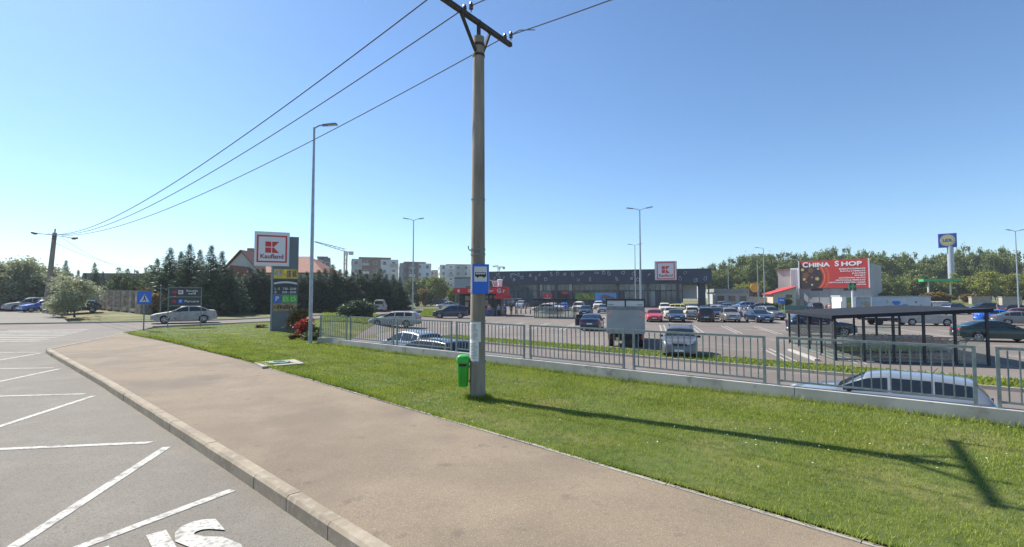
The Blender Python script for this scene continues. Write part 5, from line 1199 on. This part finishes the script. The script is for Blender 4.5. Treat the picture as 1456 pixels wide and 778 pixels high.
# ------------------------------------------------------------------ box truck
tx_, ty_ = XD(889, 29.5), 29.5
tk = thing('box_truck', 'white box truck seen from behind beside the grass strip', 'truck', (tx_, ty_, zs(tx_, ty_) + .004), R(-14))
TW = mat('truck_box', (.36, .37, .37), .5, .1, .12, .8); TWW = mat('truck_panel_white', (.62, .64, .65), .45, 0, .05, 1)
box_faces(MB(), -1.14, 1.14, .05, 5.2, .95, 2.9).build('box', TWW, tk)
box_faces(MB(), -1.12, 1.12, -.02, .045, .85, 2.28).build('tail_lift', TW, tk); box_faces(MB(), -1.13, 1.13, -.05, -.022, 2.28, 2.48).build('hinge_rail', mat('truck_grey', (.22, .23, .23), .5, .2, .2, 3), tk)
for s in (-1, 1): box_faces(MB(), min(s * .04, s * 1.08), max(s * .04, s * 1.08), -.01, .04, 2.5, 2.84).build('rear_panel', TWW, tk)
box_faces(MB(), -.04, .04, -.03, .03, 2.48, 2.86).build('centre_post', TRIM, tk); box_faces(MB(), -1.16, 1.16, -.06, .1, 2.86, 2.95).build('roof_edge', TRIM, tk)
for s in (-1, 1):
    box_faces(MB(), s * 1.13 - .03, s * 1.13 + .03, -.04, .03, 2.48, 2.86).build('corner_post', TRIM, tk)
    mp_ = MB().box((s * .97, -.028, 2.05), (.25, .012, .34)).build('marker_plate', SWHITE, tk)
    for k in range(4): z = 1.92 + k * .085; MB().prism([(s * .97 - .12, z - .02 - s * .03), (s * .97 + .12, z - .02 + s * .03), (s * .97 + .12, z + .02 + s * .03), (s * .97 - .12, z + .02 - s * .03)], .035, .038, FRONT).build('red_stripe', RED, mp_)
    MB().box((s * .98, -.05, .66), (.14, .06, .3)).build('taillight', TLIGHT, tk)
    MB().bar((s * 1.0, -.03, 2.6), (s * .7, -.06, 2.6), .03).build('latch_bar', GALV, tk)
    for y in (.95, 4.9):
        w_ = MB().lathe([(.2, -.13), (.36, -.14), (.38, -.1), (.38, .1), (.36, .14), (.2, .13)], 20, (s * .9, y, .38), Matrix.Rotation(R(90), 3, 'Y')).build('wheel', BLACK, tk, smooth=40); MB().lathe([(.2, -.1), (.2, .1)], 12, (s * .95, y, .38), Matrix.Rotation(R(90), 3, 'Y')).build('rim', RIM, w_)
MB().box((0, .02, .5), (1.7, .08, .12)).build('bumper_bar', TRIM, tk); MB().box((0, 2.6, .75), (.9, 5.0, .2)).build('chassis', TRIM, tk); MB().box((-.48, -.03, .5), (.2, .02, .24)).build('number_plate', mat('plate_yellow', (.6, .5, .25), .5), tk)
MB().box((0, 1.6, .62), (1.9, 2.6, .25)).build('underbody', TRIM, tk)
box_faces(MB(), -1.0, 1.0, 5.3, 6.9, .5, 2.3).build('cab', TWW, tk); box_faces(MB(), -.95, .95, 6.9, 6.93, 1.4, 2.2).build('windscreen', CGLASS, tk)

# ------------------------------------------------------------------ vehicles
F_AWAY, F_CAM = 74., -106.
def pc(kind, col, px, d, yaw, label, **k): return add_car(kind, col, XD(px, d), d, yaw, label, **k)
x, y = wf(9.5, 4.0); nc_ = add_car('wagon', 'greysilver', x, y, 140.5, 'silver car with dark side windows just behind the wall at the right', scale=.95)
for ch in [c for c in nc_.children if c.name.startswith('roof_rail')]: bpy.data.objects.remove(ch)
MB().cyl((-1.1, 0, 1.46), (-1.25, 0, 1.66), .012, .006, n=6).build('aerial', TRIM, nc_)
x, y = wf(-6.6, 2.1); add_car('wagon', 'black', x, y, 140.5, 'dark estate car just behind the wall, left of the green bin')
x, y = wf(-10.6, 4.3); add_car('hatch', 'greysilver', x, y, 140.5, 'silver hatchback beyond the dark estate behind the wall')
pc('wagon', 'white', 562, 46, 176, 'white estate car driving left beyond the railing, under the two-headed lamp')
pc('suv', 'navy', 641, 64, 180, 'dark blue SUV pointing left, just left of the concrete pole')
pc('suv', 'silver', 673, 74, 182, 'silver SUV half hidden behind the concrete pole')
pc('sedan', 'silver', 636, 100, 190, 'silver saloon on the far lane above the dark blue SUV')
pc('suv', 'black', 621, 128, 185, 'distant black SUV left of the kiosk, leftmost of the far pair'); pc('sedan', 'grey', 633, 133, 5, 'distant grey car left of the kiosk, right of the black SUV')
pc('van', 'white', 541, 72, 100, 'white van on the entry road beside the hedge', scale=.9)
pc('suv', 'silver', 741, 106, F_CAM, 'silver-white SUV at the store front right of the kiosk'); pc('sedan', 'black', 761, 116, 165, 'black car close to the store glass above the small shelter')
pc('hatch', 'white', 787, 90, -40, 'white hatchback seen through the small trolley shelter'); pc('hatch', 'white', 773, 84, 180, 'low white car at the left behind the small trolley shelter')
pc('hatch', 'brightblue', 803, 92, F_AWAY, 'bright blue car behind the small shelter roof'); pc('van', 'white', 823, 86, F_CAM, 'white van facing the viewer left of the box truck', scale=.95)
pc('hatch', 'navy', 833, 72, F_CAM, 'dark blue hatchback in front of the white van'); pc('suv', 'white', 851, 100, F_CAM, 'white SUV near the store banners left of the truck'); pc('hatch', 'grey', 858, 80, F_CAM, 'grey car just left of the truck roof')
dc = pc('sedan', 'navy', 842, 44.5, F_AWAY, 'dark blue saloon with open left door, alone left of the truck')
m = MB().box((.3, 1.25, .62), (.08, .75, .62), R(12)).build('open_door', PAINTS['navy'], dc); MB().box((.27, 1.2, 1.14), (.04, .6, .36), R(12)).build('door_glass', CGLASS, m)
pc('sedan', 'red', 930, 57, F_CAM, 'bright red saloon facing the viewer right of the truck')
pc('suv', 'white', 945, 80, F_CAM, 'white SUV behind the red saloon'); pc('hatch', 'white', 953, 64, F_CAM, 'white hatchback behind the dark saloon right of the red one'); pc('sedan', 'navy', 961, 56.5, F_CAM, 'dark blue saloon facing the viewer second right of the truck')
tx2 = pc('wagon', 'yellow', 970, 82, -25, 'pale yellow taxi with roof sign in front of the store logo'); MB().box((0, 0, 1.56), (.25, .9, .2)).build('taxi_sign', WHITE, tx2)
pc('suv', 'black', 985, 75, F_AWAY, 'black SUV beside the yellow taxi'); pc('suv', 'white', 983, 62, F_AWAY, 'white SUV parked tail-on left of the black one'); pc('suv', 'black', 1001, 57, F_AWAY, 'black SUV parked tail-on in the front car row')
pc('hatch', 'navy', 1002, 69, F_CAM, 'dark blue car behind the black tail-on SUV'); pc('sedan', 'silver', 1017, 76, F_CAM, 'silver car near the right column of the store'); pc('hatch', 'navy', 1018, 62.5, F_CAM, 'small dark blue car left of the grey people carrier')
pc('suv', 'beige', 1037, 56.5, F_CAM, 'champagne grey people carrier facing the viewer in the front car row', scale=.97); pc('hatch', 'grey', 1026, 70, F_CAM, 'grey hatchback behind the people carrier'); pc('wagon', 'grey', 1043, 69, F_CAM, 'dark grey estate just behind the people carrier')
pc('suv', 'lightblue', 1056, 92, 175, 'pale blue SUV side-on far right of the store'); pc('sedan', 'navy', 1076, 90, 175, 'dark blue saloon side-on below the far lamp posts'); pc('suv', 'grey', 1026, 96, F_CAM, 'grey SUV by the canopy end of the store'); pc('hatch', 'blue', 1033, 88, F_CAM, 'blue hatchback behind the grey cars right of the store')
pc('sedan', 'navy', 1078, 55.5, -95, 'dark blue saloon alone at the right end of the front row'); pc('suv', 'grey', 1093, 61, -85, 'dark grey SUV behind the saloon at the row end')
pc('suv', 'black', 1157, 84, F_AWAY, 'black SUV tail-on before the shop building'); pc('suv', 'black', 1186, 87, F_AWAY, 'black car tail-on left of the white kiosk')
pc('suv', 'navy', 1165, 38, -20, 'dark blue car with red tail lamps behind the left end of the right-hand shelter')
pc('hatch', 'white', 1241, 61, 178, 'white hatchback seen under the right-hand shelter roof, leftmost'); pc('suv', 'white', 1267, 58, 178, 'white SUV seen under the right-hand shelter roof')
v = pc('van', 'white', 1312, 50, -12, 'white van with long flat load bed seen through the right-hand shelter'); box_faces(MB(), -5.6, -2.5, -.95, .95, .75, 1.2).build('load_bed', TWW, v); box_faces(MB(), -5.5, -2.5, -.4, .4, .5, .74).build('bed_frame', TRIM, v)
for yy in (-.8, .8): MB().lathe([(.2, -.1), (.34, -.1), (.34, .1), (.2, .1)], 16, (-4.4, yy, .34), Matrix.Rotation(R(90), 3, 'X')).build('wheel', BLACK, v)
pc('van', 'white', 1325, 80, 178, 'white van right of the mural container'); pc('suv', 'navy', 1359, 76, 10, 'dark blue SUV right of the white van by the bank'); pc('suv', 'black', 1396, 82, 170, 'black car below the dry grass bank'); pc('wagon', 'black', 1448, 76, -10, 'black estate at the far right edge of the car park')
pc('hatch', 'brightblue', 1420, 54, -30, 'bright blue hatchback behind the dark green saloon'); pc('sedan', 'grey', 1452, 50, -30, 'grey saloon at the right edge beside the blue hatchback'); pc('sedan', 'green', 1415, 33.5, -22, 'dark green saloon with silver wheels at the right of the shelter')
pc('hatch', 'darkred', 1461, 60, -40, 'dark red car cut by the right edge of the view')
pc('suv', 'grey', 966, 26.2, -110, 'grey-blue estate with roof rails parked facing the railing', scale=.93)
pc('sedan', 'white', 263, 41.2, 217, 'white saloon turning out of the entry road behind the direction sign', z=.24)
for px, d, k, c, yw, lb in ((27, 63, 'hatch', 'darkred', 235, 'dark car at the far left, leftmost of the parked group'), (41, 61, 'suv', 'white', 240, 'white SUV at the far left under the silvery trees'), (60, 59, 'hatch', 'blue', 245, 'blue hatchback at the far left beside the white SUV'), (84, 60, 'hatch', 'navy', 245, 'dark blue car half hidden by the silvery tree'), (114, 59, 'hatch', 'black', 215, 'black car behind the trunk of the silvery tree')): pc(k, c, px, d, yw, lb, z=zs(XD(px, d), d) - .12)

# ------------------------------------------------------------------ people
def pp_(pose, px, d, yaw, sh, tr, lb, **k): add_person(pose, XD(px, d), d, yaw, sh, tr, lb, **k)
pp_('stand', 696, 69, 10, (.55, .28, .26), (.03, .10, .4), 'person in pink top and blue shorts at the kiosk counter'); pp_('stand', 709, 69.5, 160, (.35, .37, .40), (.02, .02, .025), 'person in grey top standing at the kiosk'); pp_('walk', 717.5, 68, 190, (.03, .12, .5), (.03, .04, .09), 'person in blue shirt beside the kiosk'); pp_('stand', 727, 72, 200, (.2, .02, .03), (.03, .02, .02), 'person in dark red under the kiosk awning')
pp_('walk', 1052, 63, 150, (.7, .7, .7), (.10, .13, .25), 'person in white shirt walking right of the people carrier'); pp_('walk', 1065, 63, 170, (.7, .7, .68), (.25, .25, .28), 'person in white shirt left of the row-end saloon')
pp_('stand', 1179, 76, 120, (.55, .25, .2), (.2, .08, .06), 'person in salmon clothes before the black cars'); pp_('stand', 1184.5, 76, 200, (.72, .72, .7), (.5, .48, .45), 'person in white beside the one in salmon'); pp_('stand', 1418, 79, 200, (.12, .13, .22), (.45, .42, .38), 'person in dark top below the dry bank')

# ------------------------------------------------------------------ vegetation
wg = 'trees of the wood behind the car park'
def ytop_r(px): return interp(px, [(1010, 378), (1020, 374), (1040, 367), (1065, 361), (1090, 358), (1115, 362), (1150, 354), (1180, 350), (1215, 352), (1250, 353), (1290, 358), (1320, 362), (1380, 350), (1420, 352), (1460, 356)])
for row, (d0, off, k_) in enumerate(((178, 0, 13.5), (162, 6, 13.5))):
    px = 1006 + off; nw = 0
    while px < 1570:
        d = d0 + random.uniform(-6, 6); x = XD(px, d); top = D(px, ytop_r(px) + random.uniform(-2, 4) + row * 9, d).z; h = top - zs(x, d) + .1
        add_tree('deciduous_tree', random.choice(CR_B), 'leaf_wood', TR_B[row], x, d, h * 1.03, .62 * 14 / max(h, 9), ORD[nw] + ' broadleaf tree from the left in the ' + ('rear' if row == 0 else 'front') + ' line of the wood', group=wg); nw += 1; px += k_ + random.uniform(-3, 3)
for nl, px in enumerate(range(1240, 1475, 13)):
    d = 136 + random.uniform(-5, 5); x = XD(px, d); top = D(px, 388 + random.uniform(-8, 8) + (12 if 1305 < px < 1350 else 0), d).z
    add_tree('deciduous_tree', random.choice(CR_B), 'leaf_bright' if px > 1355 else 'leaf_wood', TR_B[0], x, d, top - zs(x, d), .95, ORD[nl - 9] + ' yellow-green low tree right of the blue totem, counted from it' if px > 1355 else ORD[nl] + ' low dark tree rightwards from the billboard, before the wood', group='lower trees before the wood, right' if px > 1355 else 'lower trees before the wood, left')
for i, px in enumerate((1055, 1068, 1080)):
    d = 148; x = XD(px, d); add_tree('shrub_tree', random.choice(CR_B), 'leaf_bright', TR_B[1], x, d, 7.2, 1.0, ['left', 'middle', 'right'][i] + ' of three yellow-green bushy trees behind the grey warehouse', group='bushy trees behind the warehouse')
for i, (px, d, h_, w_) in enumerate(((1090, 96, 1.6, 1.6), (1101, 95, 1.4, 1.7), (1119, 93, 2.6, .8), (1255, 104, 2.4, 1.8), (1275, 104, 2.2, 1.8), (1330, 103, 2.6, 1.6), (1345, 103, 2.2, 1.6), (1375, 103, 2.2, 1.5))):
    x = XD(px, d); add_tree('shrub', CR_S[i % 2], 'leaf_shrub' if i < 3 else 'leaf_brown', TR_S, x, d, h_, w_, ['dark rounded shrub under the right-hand lamp posts, left of two', 'dark rounded shrub under the right-hand lamp posts, right of two', 'slim shrub beside the blue notice'][i] if i < 3 else ORD[i - 3] + ' brownish shrub from the left on the bank behind the container', 'shrub', None if i < 3 else 'brownish shrubs on the bank', z=None if i < 3 else zs(x, d) + .8)
# conifers by the house and along the entry road
cg = 'tall dark conifers between the pillar fence and the totem'
for ic, (px, d, yt, w_) in enumerate(((222, 62, 372, 1.05), (240, 60, 357, 1.15), (256, 63, 362, 1.0), (268, 59, 352, 1.1), (283, 61, 360, 1.05), (299, 58, 354, 1.05), (314, 60, 362, 1.05), (328, 59, 386, 1.2), (338, 61, 392, 1.2))):
    x = XD(px, d); z = zs(x, d) - .12; h_ = D(px, yt - 3, d).z - z; add_tree('conifer', CR_C[random.randrange(4)], 'leaf_conifer', TR_C, x, d, h_, w_, ORD[ic] + ' from the left of the tall dark conifers left of the house', group=cg)
cg2 = 'conifers in the row behind the entry road'
px = 348; nc = 0
while px < 577:
    d = 64 + (px - 348) * .075 + random.uniform(-1.5, 1.5); yt = interp(px, [(348, 392), (365, 388), (380, 392), (440, 391), (470, 386), (480, 383), (510, 387), (545, 391), (576, 396)]) + random.uniform(-5, 5)
    x = XD(px, d); z = zs(x, d) - .12; h_ = D(px, yt - 3, d).z - z; add_tree('conifer', CR_C[random.randrange(4)], 'leaf_conifer', TR_C, x, d, h_, 1.45, ORD[nc] + ' conifer from the left in the dense row behind the totem', group=cg2); nc += 1; px += 9.5 + random.uniform(-1.5, 1.5)
for i, (px, d, h_) in enumerate(((157, 72, 4.6), (168, 71, 5.4), (180, 70, 5.2), (194, 69, 5.0), (207, 68, 5.3), (214, 66, 5.6))):
    x = XD(px, d); add_tree('cypress', CR_T[i % 2], 'leaf_conifer_pale', TR_C, x, d, h_ * 1.1, 1.25, ORD[i] + ' from the left of the pale narrow conifers behind the pillar fence', group='narrow conifers behind the pillar fence')
for i, (px, d, h_) in enumerate(((92, 84, 8.0), (133, 84, 7.6), (110, 88, 6.6), (145, 86, 6.2), (120, 80, 5.6), (102, 82, 5.6), (20, 95, 6), (5, 95, 6))):
    x = XD(px, d); add_tree('conifer', CR_C[i % 4], 'leaf_conifer', TR_C, x, d, h_, .9, ['slim dark conifer just right of the far street pole', 'slim dark conifer above the pillar fence'][i] if i < 2 else ORD[i - 2] + ' of the small dark conifers behind the silvery trees', group=None if i < 2 else 'small conifers behind the silvery trees')
og = 'silvery trees at the far left'
for i, (px, d, h_, w_) in enumerate(((52, 66, 7.2, 1.0), (30, 68, 6.6, 1.05), (8, 67, 6.4, 1.1), (74, 68, 6.0, 1.05), (-14, 62, 6.5, 1.1))):
    x = XD(px, d); add_tree('silver_tree', CR_O[i % 2], 'leaf_olive', TR_B[0], x, d, h_, w_, 'silvery-green spreading tree behind the parked cars, ' + ['right of the far pole', 'left of the far pole', 'near the left edge', 'rightmost of the clump', 'cut by the left edge'][i], group=og)
x = XD(107, 50); add_tree('silver_tree', CR_O[1], 'leaf_olive', TR_B[1], x, 50, 4.1, 1.2, 'rounded silvery-green tree in front of the pillar fence')
for i, (px, d, h_) in enumerate(((222, 57, 2.6), (214, 60, 3.0))): x = XD(px, d); add_tree('shrub', CR_S[i], 'leaf_brown', TR_S, x, d, h_, .7, ['orange-brown shrub right of the last stone pillar', 'brown shrub behind the last stone pillar'][i], 'shrub')
# planting by the totem
for i, (px, py, h_, w_, lf, lb) in enumerate(((427, 474, 1.75, .95, 'leaf_brown', 'tall brown-green bush at the totem foot'), (433, 478, 1.15, 1.1, 'leaf_red', 'bright red bush beside the totem'), (448, 478, .85, 1.1, 'leaf_shrub', 'round dark green bush right of the lamp post'), (445, 482, .5, 2.2, 'leaf_shrub', 'low dark hedge at the wall end by the lamp post'), (420, 481, .35, 2.2, 'leaf_brown', 'pale dry flowers on the gravel bed by the totem'), (372, 466, .25, 4.0, 'leaf_brown', 'low dry plants left of the totem foot'))):
    g = W(px, py, .2); add_tree('bush', CR_S[i % 2], lf, TR_S, g.x, g.y, h_, w_, lb, 'bush', z=lawn_z(g.x, g.y) - .03)
for i, (px, d, h_, w_) in enumerate(((496, 50, 1.6, 1.4), (507, 50, 1.9, 1.3), (518, 50.5, 1.8, 1.3), (527, 51, 1.5, 1.3))): x = XD(px, d); add_tree('juniper', CR_S[i % 2], 'leaf_conifer', TR_S, x, d, h_, w_, ORD[i] + ' from the left of the dark evergreen clump behind the railing', 'shrub', 'evergreen clump behind the railing')
# island grass left of the white estate and along the far lane
def island(name, poly_px, dz, n=9):
    pts = [W(px, py, -.35) for px, py in poly_px]; (a, b, c, d_) = pts
    f = lambda u, v: (lambda p: (p.x, p.y, zs(p.x, p.y) + dz))(a.lerp(b, u).lerp(d_.lerp(c, u), v))
    struct(grid(name, MT['lawn_soil'], lin(0, 1, n), lin(0, 1, 5), f))
    def sp():
        u, v = random.random(), random.random(); return f(u, v)
    stuff(grass_field(name + '_grass', MT['grass_blade'], sp, 2500, .06, .13, .03))
island('grass_island', [(458, 467), (520, 466), (540, 455), (458, 452)], .1)
island('grass_island', [(596, 452), (628, 451), (632, 444), (604, 444)], .1)
island('grass_island', [(1108, 446), (1160, 444), (1150, 438), (1098, 438)], .1)
# bushes beyond the far lane
for i, (px, d, h_, lf) in enumerate(((600, 125, 4.5, 'leaf_brown'), (612, 128, 4.2, 'leaf_shrub'), (592, 120, 3.5, 'leaf_shrub'), (618, 150, 8, 'leaf_bright'), (628, 150, 7, 'leaf_bright'), (644, 120, 4.2, 'leaf_bright'), (590, 150, 8, 'leaf_wood'), (604, 160, 8, 'leaf_wood'))):
    x = XD(px, d); add_tree('roadside_bush', CR_S[i % 2], lf, TR_S, x, d, h_, .9, ['brown bush beyond the far lane', 'green bush beyond the far lane, right of the brown one', 'green bush left of the brown one beyond the far lane', 'yellow-green tree before the distant blocks, left', 'yellow-green tree before the distant blocks, right', 'yellow-green bush beside the kiosk left edge', 'dark tree at the foot of the second block', 'dark tree right of the foot of the second block'][i], 'bush')

# ------------------------------------------------------------------ summer haze
hm = bpy.data.materials.new('haze'); hm.use_nodes = True; hn = hm.node_tree.nodes; hn.clear()
hv = hn.new('ShaderNodeVolumePrincipled'); hv.inputs['Color'].default_value = (.82, .90, 1, 1); hv.inputs['Density'].default_value = .00032; hv.inputs['Anisotropy'].default_value = .2
ho = hn.new('ShaderNodeOutputMaterial'); hm.node_tree.links.new(hv.outputs[0], ho.inputs['Volume'])
stuff(MB().box((0, 0, 17), (1840, 1840, 40)).build('haze', hm))
